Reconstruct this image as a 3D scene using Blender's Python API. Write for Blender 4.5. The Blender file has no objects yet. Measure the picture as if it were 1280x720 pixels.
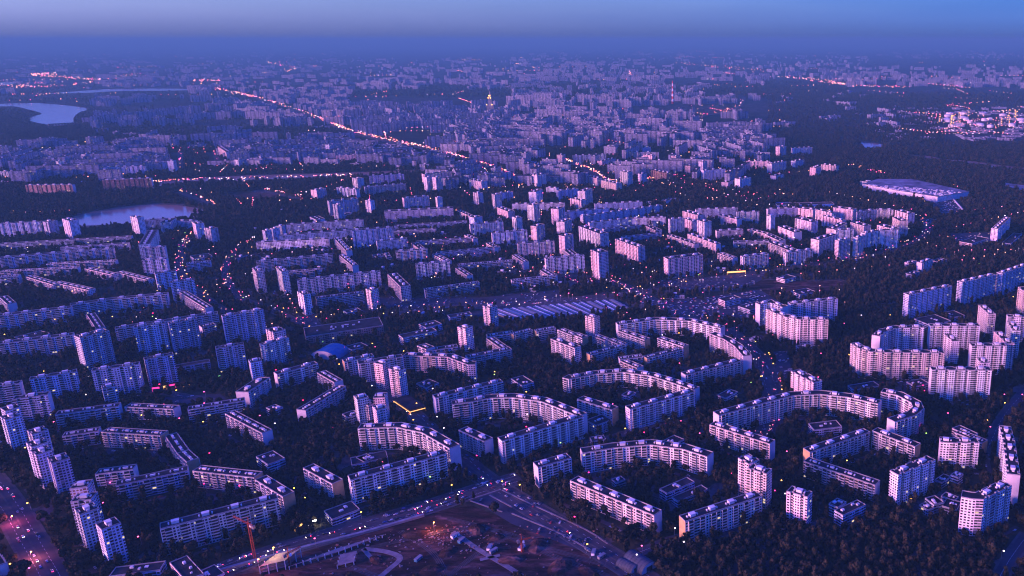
import bpy, math, random
import numpy as np
from mathutils import noise, Vector, Matrix
random.seed(7)
PI = math.pi
C = bpy.context.scene.collection
# ---------------------------------------------------------------- camera and the survey transform (pixel of the sheet -> ground metres)
FPX, CX, CY, PITCH, H = 1040.0, 900.0, 360.0, math.radians(16.6), 460.0
SP, CP = math.sin(PITCH), math.cos(PITCH)
def gp(X, Y, z=0.0):
    u = (X - CX) / FPX; v = (Y - CY) / FPX
    t = (H - z) / (SP + v * CP)
    return (u * t, (CP - v * SP) * t)
def pix(x, y, z=0.0):
    d = y * CP + (H - z) * SP
    return (CX + FPX * x / d, CY + FPX * ((H - z) * CP - y * SP) / d)
def mscale(Y):
    v = (Y - CY) / FPX
    return FPX * (CP - v * SP) * (SP + v * CP) / H
# ---------------------------------------------------------------- survey of the place: each line is one building.
# kind  storeys  tone  roof-edge points (in quarter pixels of the sheet named by @ origin), turned into ground positions below
SURVEY = """
@ 0 540
t 13 b 478,462 508,492 600,482
t 13 b 326,262 347,287 437,275
t 13 b 330,330 352,352 455,340
t 13 b 370,385 398,417 490,405
t 13 b 236,130 257,160 345,150
t 13 b 130,55 157,78 245,62
t 13 b 150,95 180,118 258,105
t 13 b 135,-5 160,15 225,-10
s 6 b 475,215 665,190
s 6 b 578,272 940,195
s 5 b 310,25 490,-2
s 6 o 505,2 800,20
t 5 k 825,20 885,108 935,90
t 5 o 885,108 933,152 980,142
s 6 o 962,197 1270,230
t 9 w 795,482 800,488 1390,335
t 9 b 520,900 545,930 690,900
l 3 b 525,692 545,725 800,692
l 4 k 848,655 930,748 1000,700
l 3 b 960,715 1010,760 1110,700
t 5 b -90,640 -60,690 30,655
@ 320 540
t 7 o -5,240 133,326 186,318
t 9 w 465,237 472,243 955,110
s 9 w 508,-15 700,-22 830,5 968,85
t 7 o 235,182 380,262 428,255
t 6 k -155,-90 -85,-52 -40,-62
t 6 k -85,-52 30,8 75,0
t 7 k 1012,-8 1142,50 1194,40
t 9 w 1218,42 1230,48 1640,-75
l 2 b 330,400 380,440 520,388
l 2 b 440,140 480,168 660,130
l 3 b 0,125 60,165 135,128
l 2 b 500,130 540,152 600,138
@ 640 540
t 8 w 85,162 130,180 297,132
s 8 w 352,108 510,82 690,66 850,87 975,126
t 7 k 290,245 710,420 749,410
t 8 o 825,438 866,450 1250,322
l 3 b 730,290 775,310 912,250
l 2 b 790,330 830,350 980,288
l 2 w 490,240 520,256 567,240
t 14 k 1130,132 1182,162 1240,148
t 14 k 1178,184 1272,212 1310,195
t 7 k 988,-35 1288,62 1330,52
l 2 b 745,50 800,70 862,38
l 2 b 365,35 400,50 470,38
t 4 b 375,-60 420,-30 500,-60
@ 960 540
t 7 o 175,92 210,104 512,2
t 7 o 520,-5 735,76 776,68
t 6 k 178,148 535,268 575,262
t 12 w 612,210 652,218 838,142
t 11 k 93,298 197,328 243,318
l 4 b 315,408 375,420 490,366
l 4 b 300,362 350,380 392,352
s 10 w 862,52 925,57 1058,57
t 5 o 935,5 1070,58 1115,50
c 12 w 1185,-28 1205,50 1228,215
s 13 w 965,327 1022,337 1078,340 1220,270
l 3 b 785,332 830,366 868,345
l 2 b 870,372 945,392 967,352
l 2 b 755,366 800,393 820,382
l 2 b 865,320 930,346 960,330
l 3 w 920,224 950,230 977,212
l 2 b 840,240 870,256 915,225
@ 960 360
s 14 b 113,82 165,77 350,57
s 14 k -10,105 30,125 85,146 150,158 302,160
s 14 b -40,85 10,75 72,98
t 14 b 668,30 705,36 922,-8
t 14 b 955,-30 972,-27 1140,-65
t 14 b 1143,-75 1172,-71 1300,-115
l 3 b 745,152 810,187 915,165
l 2 b 870,122 925,148 965,132
c 14 w 540,240 575,212 640,195 775,192
s 14 w 812,192 1062,192
t 14 k 1052,86 1102,132 1130,130
t 14 k 880,232 920,268 945,264
t 14 k 1128,218 1192,280 1222,276
t 14 w 1195,168 1222,214 1256,212
s 14 w 1200,145 1300,150
s 13 k 413,278 450,302 510,320 600,325 885,328
s 14 w 1020,292 1195,292
t 13 k 1040,348 1062,376 1104,372
s 14 w 820,412 1120,414
t 14 k 1250,-5 1280,20 1330,15
t 11 k 115,418 228,476 267,462
l 2 b 135,292 150,300 222,292
l 2 k 675,476 735,494 808,478
l 2 b 385,492 430,512 560,490
s 9 w -245,640 0,572 130,540 260,533 400,548 550,582
c 9 w 572,512 660,530 740,572 752,600 720,628 615,662
t 5 k 920,702 1010,745 1060,735
l 3 b 185,682 230,712 370,695
l 2 b 120,15 160,35 240,20
@ 640 360
t 12 k 365,140 411,152 447,145
t 5 o 107,212 122,220 220,203
t 5 o -10,230 8,236 105,212
t 6 o 227,210 298,238 330,230
t 6 o 298,232 350,252 388,246
t 9 k 193,256 312,302 341,294
t 5 k 400,240 465,265 495,258
t 5 k 476,260 545,288 575,282
t 5 o 365,330 390,337 572,290
s 8 w 530,185 715,160 880,166 1042,202
t 6 o 530,215 662,262 693,256
s 9 k 988,230 1060,258 1112,292 1155,342
t 6 o 725,252 856,296 887,290
t 5 o 655,350 676,354 858,308
s 5 b 540,360 655,346
t 5 k 538,366 625,402 650,398
t 7 k 835,430 868,437 1150,366
s 7 w 252,450 283,458 420,432 555,423 690,441 800,475 905,512
t 9 w 557,600 590,609 918,520
t 7 o 325,557 500,612 525,604
s 9 w -300,585 -210,573 -110,553 0,550 140,568 200,590 335,645
t 6 w 1040,635 1062,640 1290,562
l 3 b -5,455 50,490 105,470
l 2 w 1030,535 1070,552 1130,520
l 2 b 560,530 585,545 620,525
l 3 k 1040,52 1065,68 1145,50
l 2 b 1140,90 1190,112 1280,86
l 1 w 1195,250 1215,262 1245,250
@ 320 360
t 12 w 205,18 236,36 270,34
t 6 b 265,52 300,56 540,26
t 12 k 548,5 572,14 608,9
s 5 b 845,12 1118,-26
m 5 d 162,216 248,246 636,188
t 11 k 1133,90 1167,102 1215,98
t 12 k 1007,196 1047,206 1090,203
l 4 w 697,240 735,252 905,214
t 5 k 805,290 850,308 900,300
s 4 b 850,318 1010,295
t 5 k 1150,252 1225,304 1250,298
s 6 b 1060,352 1280,308
s 5 b 1160,245 1290,226
s 8 k 735,340 955,346 1060,386 1096,384
t 9 w 495,376 512,382 735,345
t 7 o 425,366 442,372 590,340
t 12 k 588,376 632,384 662,380
t 13 k 662,405 712,418 750,410
t 11 w 28,278 40,288 165,250
t 11 k 48,207 85,225 130,205
t 7 w 85,426 106,434 310,378
t 6 k 305,425 390,474 430,466
t 6 b 208,606 248,614 450,492
t 12 w 480,548 506,560 562,546
t 9 k 515,570 560,590 590,584
t 12 k 563,540 585,552 645,548
t 12 k 572,602 602,614 655,600
l 3 b 430,632 462,650 520,630
t 8 w 875,546 897,552 1236,470
l 3 b 820,180 850,200 930,180
l 2 b 940,140 970,150 1080,132
l 2 b 430,115 455,125 525,110
l 2 b 440,295 480,312 560,290
l 2 b 800,480 850,500 920,478
l 3 b 50,600 90,615 140,600
@ 0 360
t 6 w -5,45 36,82 75,72
s 8 b -15,142 352,100
s 8 b 350,88 560,58 835,32
s 8 b -15,282 362,236
t 4 k 432,132 480,204 512,200
t 17 b 360,242 400,252 547,215
s 8 b 575,207 1090,128
t 16 b 650,195 668,200 825,178
t 16 b 826,178 845,182 988,155
t 16 b 1090,140 1112,146 1262,120
t 16 b 1252,118 1266,122 1318,108
t 6 k 897,22 1025,102 1055,94
t 13 b 705,357 722,362 868,334
t 13 b 1060,302 1077,306 1218,284
s 3 b 870,402 1050,370
t 13 b 440,412 456,418 693,384
t 9 b 485,496 512,507 582,492
t 11 b 130,457 147,461 383,420
s 11 b -30,497 96,480
s 11 b 60,560 238,536
t 13 b 0,645 25,662 110,645
t 13 b 2,602 25,618 98,605
s 6 b 275,637 592,594
t 5 w 622,596 866,608 896,600
t 6 b 918,606 938,612 1222,565
t 7 b 1205,508 1242,522 1350,448
t 10 b 1230,370 1252,376 1310,364
l 2 b 80,245 120,262 250,228
t 5 b 985,190 1010,200 1080,185
@ 0 180
t 12 b 200,388 240,392 276,396
s 12 b -5,400 200,390
t 15 w 310,375 345,386 382,378
t 16 w 650,362 685,370 712,364
s 9 b 708,385 830,376
t 9 w 825,384 850,392 882,370
s 8 b 882,386 968,386
t 12 w 960,390 977,402 1000,394
t 12 w 1020,420 1052,426 1072,418
s 5 b -5,502 655,464
s 5 b 300,520 640,498
s 8 b -5,572 300,545 565,525
s 5 b 230,602 575,586
s 5 b -5,640 385,620
s 5 b -5,668 92,660
s 4 k 422,624 560,656
s 4 k 578,642 735,682
s 4 k 122,662 265,706
s 4 k 268,694 440,732
t 12 w 735,462 752,500 792,430
s 12 b 708,524 822,516
s 12 b 708,584 830,576
t 12 b 757,646 776,651 882,636
t 12 b 835,690 852,696 972,680
s 12 d 125,207 360,205
s 14 d 510,182 755,172
s 11 b 0,137 170,140
t 16 w 278,85 290,88 304,85
t 16 w 365,82 380,84 396,80
s 9 b 302,88 365,84
s 9 b 450,92 735,75
s 12 b 475,118 722,110
s 12 b 745,98 838,92
t 16 b 405,50 425,53 440,48
s 9 k 140,38 330,28
s 9 b 0,75 240,60
t 12 k 1088,12 1130,40 1160,36
t 12 w 1178,77 1190,80 1222,76
t 16 b 850,82 865,84 880,80
l 3 b 950,560 970,575 1055,558
s 6 b 930,600 1050,590
@ 320 180
t 12 w 235,20 245,23 320,18
s 11 k 400,58 600,52
s 12 b 595,22 735,22
t 12 w 730,46 742,49 820,40
s 9 b 0,65 190,62
t 16 b 345,2 365,5 402,0
t 14 w 480,170 505,175 520,168
s 12 b 565,160 740,150
s 11 k 543,216 750,200
t 13 k 795,142 842,152 1076,126
t 18 w 843,165 853,168 890,162
t 18 w 888,165 898,168 930,162
t 12 k 1065,178 1125,190 1205,178
t 14 w 1085,242 1110,248 1132,244
s 12 b 1140,148 1285,140
t 16 w 1178,250 1192,256 1212,250
s 12 b 1212,248 1285,240
t 9 k 1204,317 1260,340 1290,335
t 12 k 276,226 302,232 350,222
s 12 b 402,218 500,228
t 14 b 335,282 365,290 510,275
t 14 w 545,282 570,285 592,281
t 13 k 692,266 740,274 865,262
t 13 k 885,268 905,270 932,267
t 15 b 383,302 405,306 427,300
t 9 b 585,348 640,340 985,322
t 5 k 1005,332 1098,376 1112,372
t 12 b 1060,366 1090,370 1132,362
t 12 b 30,432 45,436 62,430
t 12 b 70,422 85,426 104,420
t 12 b 110,410 128,413 146,406
s 9 b 150,406 535,382
s 8 b 115,460 530,428
t 14 b 463,432 480,436 686,418
s 5 b 690,412 1055,388
s 5 b 690,438 900,426
s 8 w 0,495 362,476
s 8 w 0,592 382,556
t 7 k 390,470 450,536 472,532
t 7 k 415,556 480,610 506,606
t 9 w 592,486 604,490 756,474
t 9 w 685,536 698,540 857,528
t 10 w 785,602 798,605 968,590
s 5 b 800,492 1092,472
t 4 k 776,496 815,526 840,520
s 5 b 905,548 1222,516
t 4 k 880,552 950,588 972,582
t 10 w 1057,402 1070,405 1236,390
t 10 w 1167,446 1180,449 1285,440
t 5 k 1040,456 1085,476 1102,472
t 5 k 1150,496 1190,520 1205,516
s 5 b 1010,608 1285,586
t 5 k 996,622 1055,660 1072,655
t 9 k 658,652 722,715 772,708
t 10 w 190,682 205,685 622,640
s 5 b 160,642 325,630
t 15 w 98,616 128,642 158,636
t 14 w -20,620 0,640 36,632
l 3 w 420,350 440,360 480,345
t 4 w 268,365 300,380 350,372
l 2 b 580,555 600,565 640,555
l 3 w 640,545 655,570 672,565
@ 640 180
t 12 k 78,92 195,116 212,112
t 12 k 235,126 425,172 442,168
t 11 k 445,182 520,200 590,186
t 18 w 540,136 576,142 608,136
t 13 w 630,148 648,151 675,147
t 11 d 676,126 775,146 880,132
s 11 d 520,112 640,112
t 12 k 860,106 890,110 912,104
t 16 w 93,152 125,157 170,148
s 9 b 170,218 222,222
t 15 w 100,232 120,242 152,226
t 12 b 220,232 235,236 332,225
t 18 w 333,226 365,238 402,222
t 11 k 290,272 345,284 368,268
s 9 b 0,302 262,298
t 9 b 400,300 415,303 652,290
t 17 w 78,303 108,308 138,300
t 15 k 208,320 232,327 263,316
t 11 w 225,380 262,392 298,376
s 9 b 265,342 490,322
s 9 b 340,358 355,362 752,308
s 9 w 388,396 600,374 770,368
t 5 k 663,408 718,434 742,428
t 14 w 772,376 790,379 862,372
t 12 w 0,364 20,372 44,366
s 10 w -5,440 76,433
t 14 k 103,408 122,414 164,402
t 16 k 240,456 262,463 307,452
t 6 k 250,524 290,556 325,550
t 11 w 15,498 28,501 212,488
t 11 w 155,572 168,576 362,558
t 5 k 0,556 55,592 72,585
t 5 k 140,632 190,662 222,654
s 5 b 0,686 222,662
t 12 w 333,412 440,452 488,440
s 5 b 460,428 645,406
s 5 b 555,468 748,448
t 12 k 515,476 630,518 658,510
t 13 k 695,546 780,578 955,556
t 18 k 393,530 432,546 469,530
t 5 k 775,456 912,502 935,498
t 8 k 877,450 1020,502 1040,497
t 6 k 1028,546 1102,572 1124,566
t 14 w 925,382 962,392 993,385
t 10 k 858,372 908,390 925,385
t 12 k 852,336 928,358 1030,350
s 9 b 920,330 1130,322
t 8 k 1030,356 1125,378 1140,372
t 10 w 1110,340 1125,343 1237,340
s 7 k 1025,437 1156,428
s 5 w 1110,492 1285,486
t 5 k 1178,426 1280,454 1300,450
t 9 w 1140,562 1155,566 1284,550
t 12 k 577,38 630,42 650,36
t 12 b 655,17 670,19 695,14
t 12 k 655,54 700,58 714,52
s 8 w 718,88 792,90
t 13 k 797,60 820,63 844,58
t 12 k 895,64 945,74 990,62
t 17 w 940,86 955,89 976,84
t 14 w 942,130 958,133 1068,124
t 9 k 993,188 1080,192 1105,178
t 13 w 1100,172 1140,176 1196,165
s 12 k 1170,85 1290,88
s 11 k 1085,38 1166,38
s 11 k 1170,10 1290,6
t 12 k 1040,77 1080,80 1102,74
t 9 k 408,78 450,86 520,72
s 9 k 145,86 220,82
t 14 k 235,52 250,55 267,50
s 12 b 305,58 470,52
t 4 w 728,275 770,285 840,275
t 4 w 660,292 700,300 735,294
@ 960 180
t 16 k 35,12 60,15 92,10
t 12 w 95,18 130,22 222,16
t 13 w 0,95 20,100 92,86
t 8 w 0,155 40,160 82,150
t 12 b 118,82 140,86 182,78
t 13 k 157,116 240,120 268,108
t 11 k 265,102 340,110 362,104
l 3 b 40,296 45,306 332,300
s 9 b 0,328 150,320
t 10 k 150,322 225,330 238,320
t 11 k 237,328 318,346 330,340
t 13 k 325,318 425,330 448,316
s 11 w 445,340 540,330
s 11 w 545,330 628,330
t 12 k 635,332 700,350 724,344
t 14 k 622,366 658,386 730,380
t 11 w 135,372 218,392 247,385
t 11 k 262,402 335,428 396,396
t 11 k 270,358 370,384 388,380
t 12 k 412,392 480,412 505,402
t 12 k 545,406 630,428 652,420
s 14 w 487,448 545,436 652,428
t 14 w 435,468 450,471 492,455
t 14 k 338,482 354,486 413,474
s 12 w 340,434 430,428
t 13 k 160,458 256,482 352,452
t 8 k 50,412 130,444 156,436
t 5 k -10,455 55,485 75,478
t 8 k 0,492 110,536 152,526
t 9 w 75,541 90,546 227,528
t 14 w -5,360 14,364 36,360
t 12 w 1123,420 1150,426 1213,368
l 4 k 975,485 1020,500 1105,472
t 7 w 740,592 770,596 823,578
l 3 w 690,590 715,598 745,586
l 2 b 700,645 720,655 760,640
l 2 k 830,580 850,590 895,578
l 2 w 60,665 85,680 140,665
m 4 w 460,184 495,190 540,183
l 3 b 1200,490 1215,500 1270,450
l 2 b 760,388 800,395 850,380
"""
# low market rows, garages etc. handled separately.
ROADS = [  # name, width m, full-pixel points
 ("avenue", 26, [(255,722),(330,694),(460,656),(540,632),(600,612),(650,597)]),
 ("avenue", 22, [(380,395),(410,428),(440,462),(500,505),(560,560),(615,604),(690,650),(770,700),(815,730)]),
 ("avenue", 24, [(-20,590),(10,630),(35,672),(60,715),(75,745)]),
 ("avenue", 26, [(640,338),(700,348),(760,352),(800,368),(850,395),(905,415),(945,445),(965,490),(958,540),(930,560)]),
 ("avenue", 24, [(1030,325),(1100,318),(1150,300),(1160,285),(1150,272)]),
 ("avenue", 28, [(480,395),(560,386),(640,380),(720,374),(800,366),(870,352),(960,340),(1030,332),(1100,320)]),
 ("street", 14, [(236,295),(228,315),(224,332),(232,352),(262,376),(300,402),(340,420)]),
 ("street", 14, [(322,300),(300,312),(284,330),(284,350),(300,372),(350,392),(385,410)]),
 ("street", 12, [(1245,730),(1262,700),(1285,668)]),
 ("street", 12, [(1235,560),(1255,520),(1285,485)]),
 ("street", 10, [(0,560),(35,552),(60,545)]),
 ("street", 10, [(700,560),(760,548),(830,530),(900,545)]),
 ("street", 9,  [(60,470),(140,480),(260,500),(340,515),(420,500)]),
 ("street", 9,  [(800,690),(850,672),(900,668),(920,660)]),
 ("street", 9,  [(1120,480),(1180,500),(1230,520)]),
 ("street", 9,  [(560,262),(640,300),(700,330),(745,352)]),
 ("street", 10, [(0,385),(60,372),(180,352),(225,345)]),
]
FARROADS = [
 ("highway", 45, [(268,111),(330,125),(400,149),(430,162),(480,176),(520,184),(575,198),(625,214),(660,232)]),
 ("highway", 40, [(970,96),(1000,99),(1040,104),(1060,107)]),
 ("highway", 30, [(845,78),(900,84),(960,89)]),
 ("highway", 30, [(930,122),(925,132),(905,140),(875,146),(872,152)]),
 ("highway", 24, [(180,232),(240,228),(320,226),(440,222)]),
 ("highway", 18, [(222,240),(250,250),(270,258)]),
 ("highway", 18, [(325,238),(360,246),(382,250)]),
 ("highway", 18, [(225,190),(226,215)]),
 ("highway", 18, [(268,190),(275,210)]),
 ("highway", 40, [(0,108),(60,109),(125,102),(90,98),(45,95),(48,93),(70,93)]),
 ("highway", 40, [(243,101),(278,102)]),
 ("highway", 60, [(1066,108),(1100,109),(1137,110)]),
 ("highway", 18, [(1060,208),(1105,220)]),
 ("highway", 40, [(700,200),(740,215),(770,230),(850,222)]),
 ("highway", 40, [(335,78),(350,82),(370,86),(356,89)]),
]
WATER = [
 ("lake", [(-8,130),(28,129),(50,129),(85,132),(110,136),(98,141),(92,148),(93,153),(75,157),(60,156),(38,151),(40,146),(52,142),(36,137),(18,133),(-8,133)]),
 ("pond", [(60,281),(95,270),(120,264),(150,259),(185,256),(225,257),(255,263),(252,269),(220,274),(180,278),(110,282),(70,283)]),
 ("river", [(180,229),(240,223),(320,219),(400,217),(520,213),(540,214),(480,219),(400,221),(320,225),(240,229),(190,233)]),
 ("river", [(60,117),(110,113),(150,111),(230,111),(232,113),(150,114),(110,116)]),
 ("pond", [(0,103),(22,103),(10,106),(0,106)]),
 ("river", [(1132,191),(1145,194),(1162,195),(1180,199),(1210,201),(1245,206),(1285,211),(1285,214),(1240,210),(1205,205),(1160,200),(1140,196)]),
 ("pond", [(1076,178),(1100,180),(1110,187),(1090,186),(1078,183)]),
]
# far districts: x0 x1 y0 y1 count storeys_lo storeys_hi (pixel area on the ground), tone weights
FAR = [
 (640,870,124,182,330,9,17),(440,640,134,184,300,9,16),(300,440,96,160,260,7,14),(110,300,118,170,230,7,14),
 (0,310,60,118,620,5,14),(0,225,176,216,90,7,14),(265,520,176,206,110,9,14),(640,940,64,102,620,9,18),
 (940,1085,68,108,260,9,18),(1060,1285,84,110,260,9,18),(1030,1285,60,74,200,9,18),(450,640,72,114,340,9,16),(310,450,62,98,240,7,14),
 (870,950,124,150,90,9,15),(1090,1285,134,176,90,2,4),(960,1140,116,160,46,2,9),(120,440,160,200,60,2,5),
 (560,660,186,240,60,9,14),(880,960,160,200,60,9,14),(440,700,196,232,40,5,12),(640,1000,52,66,260,9,18),(0,640,53,62,420,7,16),
 (0,225,178,232,60,9,14),(560,960,182,240,120,9,15),(440,640,186,212,60,9,14),(640,880,96,126,180,9,15),(265,440,184,212,50,9,12),(300,640,262,345,40,2,3),(640,1100,230,345,60,2,3),(380,800,350,400,24,1,2),(800,1000,345,400,16,1,2),(240,440,200,222,16,2,5),(1120,1285,205,240,14,1,3),(0,440,215,235,22,2,5),
]
LANDMARKS = [ # name, x, y (full px)
 ("dark shopping mall",420,412),("blue domed hall",412,438),("striped garage rows",705,388),("round pond",165,268),
 ("muddy building site",560,690),("big wood at the lower right",1090,690),("stepped tower row at the lower left",110,640),
 ("horseshoe block by the site",520,560),("horseshoe block right of the crossing",640,515),("long horseshoe block in the middle",770,480),
 ("bowed block over the trees",800,570),("wavy block on the right",1000,515),("ring block by the avenue",870,415),
 ("flat white warehouse",1140,238),("lit office block",690,590),("busy avenue junction",850,365),("curved pink tower block",1000,405),
 ("C-shaped block on the right",1130,520),("barrel roofed sheds",800,700),("tall block pair on the left",205,425),
 ("river bend on the left",350,222),("solitary slender tower",747,330),("ring estate on the right",1060,290),("curved tall block",1110,440),
 ("brick blocks by the pond",150,235),("lit shop with glowing edge",512,515),("left edge avenue",25,650),("stacked blocks on the left",195,330),
]
HAZE_COL = (.75, .8, 1, 1); HAZE_D = 6e-5; VB = 1
SUN_EL, SUN_LEL, SUN_AZ = 3.0, 7.0, 236.0
SUN_E, SUN_ANG, SUN_COL = .9, 22, (1, .42, .75)
EXPO = 2.6
SITE_LIGHTS = [(543,664,9,30000,(1,.4,.15)), (326,722,18,26000,(1,.15,.35)), (345,708,19,32000,(1,.62,.25)), (16,655,8,6000,(1,.2,.35)), (40,700,8,6000,(1,.35,.3))]
SKY_LEFT, SKY_RIGHT, SKY_TOP = (.45, .45, 1.0), (.12, .33, 1.0), (.7, 1.15, 4.4); SKY_S = .15; SKY_DUST = .6
HAZE_COL = (.3, .5, .85, 1); HAZE_D = 4.5e-5
SUN_E, SUN_ANG, SUN_COL = 1.4, 22, (1, .40, .62)
HAZE_COL = (.12, .16, .22, 1)
SKY_LEFT, SKY_RIGHT, SKY_TOP = (.52, .42, 1.25), (.10, .27, 1.25), (.55, .85, 3.2)
SUN_E, SUN_ANG, SUN_COL = 1.5, 22, (1, .36, .50)
EXPO = 2.35

HAZE_COL = (.16, .34, .36, 1)
SKY_LEFT, SKY_RIGHT, SKY_TOP = (.66, .69, 2.4), (.09, .33, 1.74), (.40, .72, 2.8)
HOR_LEFT, HOR_RIGHT = (.57, .81, 4.4), (.13, .40, 3.7)
SUN_E, SUN_ANG, SUN_COL = 2.1, 20, (1, .37, .46)
SITE_LIGHTS = [(543,664,9,5000,(1,.4,.15)), (326,722,18,3500,(1,.15,.35)), (345,708,19,4500,(1,.62,.25)), (16,655,8,700,(1,.2,.35)), (40,700,8,700,(1,.35,.3))]

HAZE_COL = (.10, .27, .31, 1); HAZE_D = 5.5e-5
SKY_LEFT, SKY_RIGHT = (.62, .58, 1.9), (.08, .28, 1.35)
HOR_LEFT, HOR_RIGHT = (.50, .66, 3.4), (.11, .34, 2.9)
SKY_TOP = (.30, .60, 2.5)
SUN_E, SUN_ANG, SUN_COL = 2.9, 12, (1, .36, .44)
SUN_AZ = 243.0

HAZE_COL = (.055, .21, .27, 1); HAZE_D = 7e-5
SITE_LIGHTS = [(543,664,9,6500,(1,.32,.12)), (326,722,18,3000,(1,.1,.3)), (345,708,19,4500,(1,.6,.2)), (16,655,8,1500,(1,.15,.35)), (40,700,8,1500,(1,.25,.3))]

HAZE_D = 8.5e-5

HAZE_COL = (.085, .30, .36, 1); HAZE_D = 9.5e-5
SUN_E, SUN_ANG, SUN_COL = 2.5, 24, (1, .43, .54)
SKY_TOP = (.36, .62, 2.5)
SKY_LEFT, SKY_RIGHT = (.60, .60, 1.95), (.12, .31, 1.42)
HOR_LEFT, HOR_RIGHT = (.46, .70, 3.5), (.15, .42, 3.1)

HAZE_D = 8e-5
SUN_E, SUN_ANG, SUN_COL = 3.6, 20, (1, .42, .52)
SITE_LIGHTS = [(543,664,9,8000,(1,.28,.10)), (326,722,18,3000,(1,.1,.3)), (345,708,19,4500,(1,.6,.2)), (16,655,8,4500,(1,.12,.35)), (40,700,8,4500,(1,.2,.3))]

HAZE_COL = (.06, .21, .33, 1); HAZE_D = 8e-5
SKY_TOP = (.38, .50, 2.5)
SUN_E, SUN_ANG, SUN_COL = 3.2, 22, (1, .40, .54)
SITE_LIGHTS = [(543,664,9,4500,(1,.25,.12)), (326,722,18,2500,(1,.1,.3)), (345,708,19,3500,(1,.6,.2)), (16,655,8,5000,(1,.12,.35)), (40,700,8,5000,(1,.2,.3))]

HOR_LEFT, HOR_RIGHT = (.40, .58, 3.2), (.14, .37, 2.8)
SKY_RIGHT = (.11, .29, 1.36)
HAZE_COL = (.065, .225, .335, 1)

HOR_LEFT, HOR_RIGHT = (.27, .47, 3.3), (.11, .33, 2.9)
SKY_LEFT = (.52, .56, 1.9)
SUN_E = 2.9
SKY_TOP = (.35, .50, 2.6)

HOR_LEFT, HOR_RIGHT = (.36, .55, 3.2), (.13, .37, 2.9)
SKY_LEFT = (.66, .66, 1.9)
HAZE_COL = (.085, .27, .345, 1)
# ---------------------------------------------------------------- materials
class NT:
    def __init__(s, tree): s.t = tree; s.n = tree.nodes; s.l = tree.links
    def new(s, typ, **k):
        n = s.n.new(typ)
        for a, b in k.items(): setattr(n, a, b)
        return n
    def link(s, a, b): s.l.new(a, b)
    def m(s, op, a, b=None, c=None):
        n = s.n.new('ShaderNodeMath'); n.operation = op
        for i, x in enumerate((a, b, c)):
            if x is None: continue
            if isinstance(x, (int, float)): n.inputs[i].default_value = x
            else: s.l.new(x, n.inputs[i])
        return n.outputs[0]
    def rng(s, x, lo, hi): return s.m('MULTIPLY', s.m('GREATER_THAN', x, lo), s.m('LESS_THAN', x, hi))
    def mix(s, f, a, b, mode='MIX'):
        n = s.n.new('ShaderNodeMix'); n.data_type = 'RGBA'; n.blend_type = mode
        for sock, x in ((n.inputs[0], f), (n.inputs[6], a), (n.inputs[7], b)):
            if isinstance(x, (int, float)): sock.default_value = x
            elif isinstance(x, tuple): sock.default_value = (*x, 1) if len(x) == 3 else x
            else: s.l.new(x, sock)
        return n.outputs[2]
    def noise(s, scale, vec=None, detail=3, rough=.55):
        n = s.n.new('ShaderNodeTexNoise'); n.inputs['Scale'].default_value = scale
        n.inputs['Detail'].default_value = detail; n.inputs['Roughness'].default_value = rough
        if vec is not None: s.l.new(vec, n.inputs['Vector'])
        return n.outputs['Fac']
    def ramp(s, x, stops):
        n = s.n.new('ShaderNodeValToRGB'); e = n.color_ramp.elements
        while len(e) < len(stops): e.new(.5)
        for i, (p, c) in enumerate(stops):
            e[i].position = p; e[i].color = (*c, 1)
        s.l.new(x, n.inputs[0]); return n.outputs[0]
def new_mat(name):
    m = bpy.data.materials.new(name); m.use_nodes = True
    t = NT(m.node_tree); b = m.node_tree.nodes['Principled BSDF']
    return m, t, b
def plain(name, col, rough=.8, metal=0, nscale=.15, namt=.25, spec=.06):
    m, t, b = new_mat(name)
    g = t.new('ShaderNodeNewGeometry')
    f = t.noise(nscale, g.outputs['Position'], 4)
    lo = tuple(c * (1 - namt) for c in col); hi = tuple(min(1, c * (1 + namt)) for c in col)
    t.link(t.ramp(f, [(.3, lo), (.7, hi)]), b.inputs['Base Color'])
    b.inputs['Roughness'].default_value = rough; b.inputs['Metallic'].default_value = metal
    b.inputs['Specular IOR Level'].default_value = spec
    return m
def glow(name, col, strength):
    m, t, b = new_mat(name)
    b.inputs['Base Color'].default_value = (*col, 1)
    b.inputs['Emission Color'].default_value = (*col, 1); b.inputs['Emission Strength'].default_value = strength
    m.cycles.emission_sampling = 'NONE'
    return m
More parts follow.
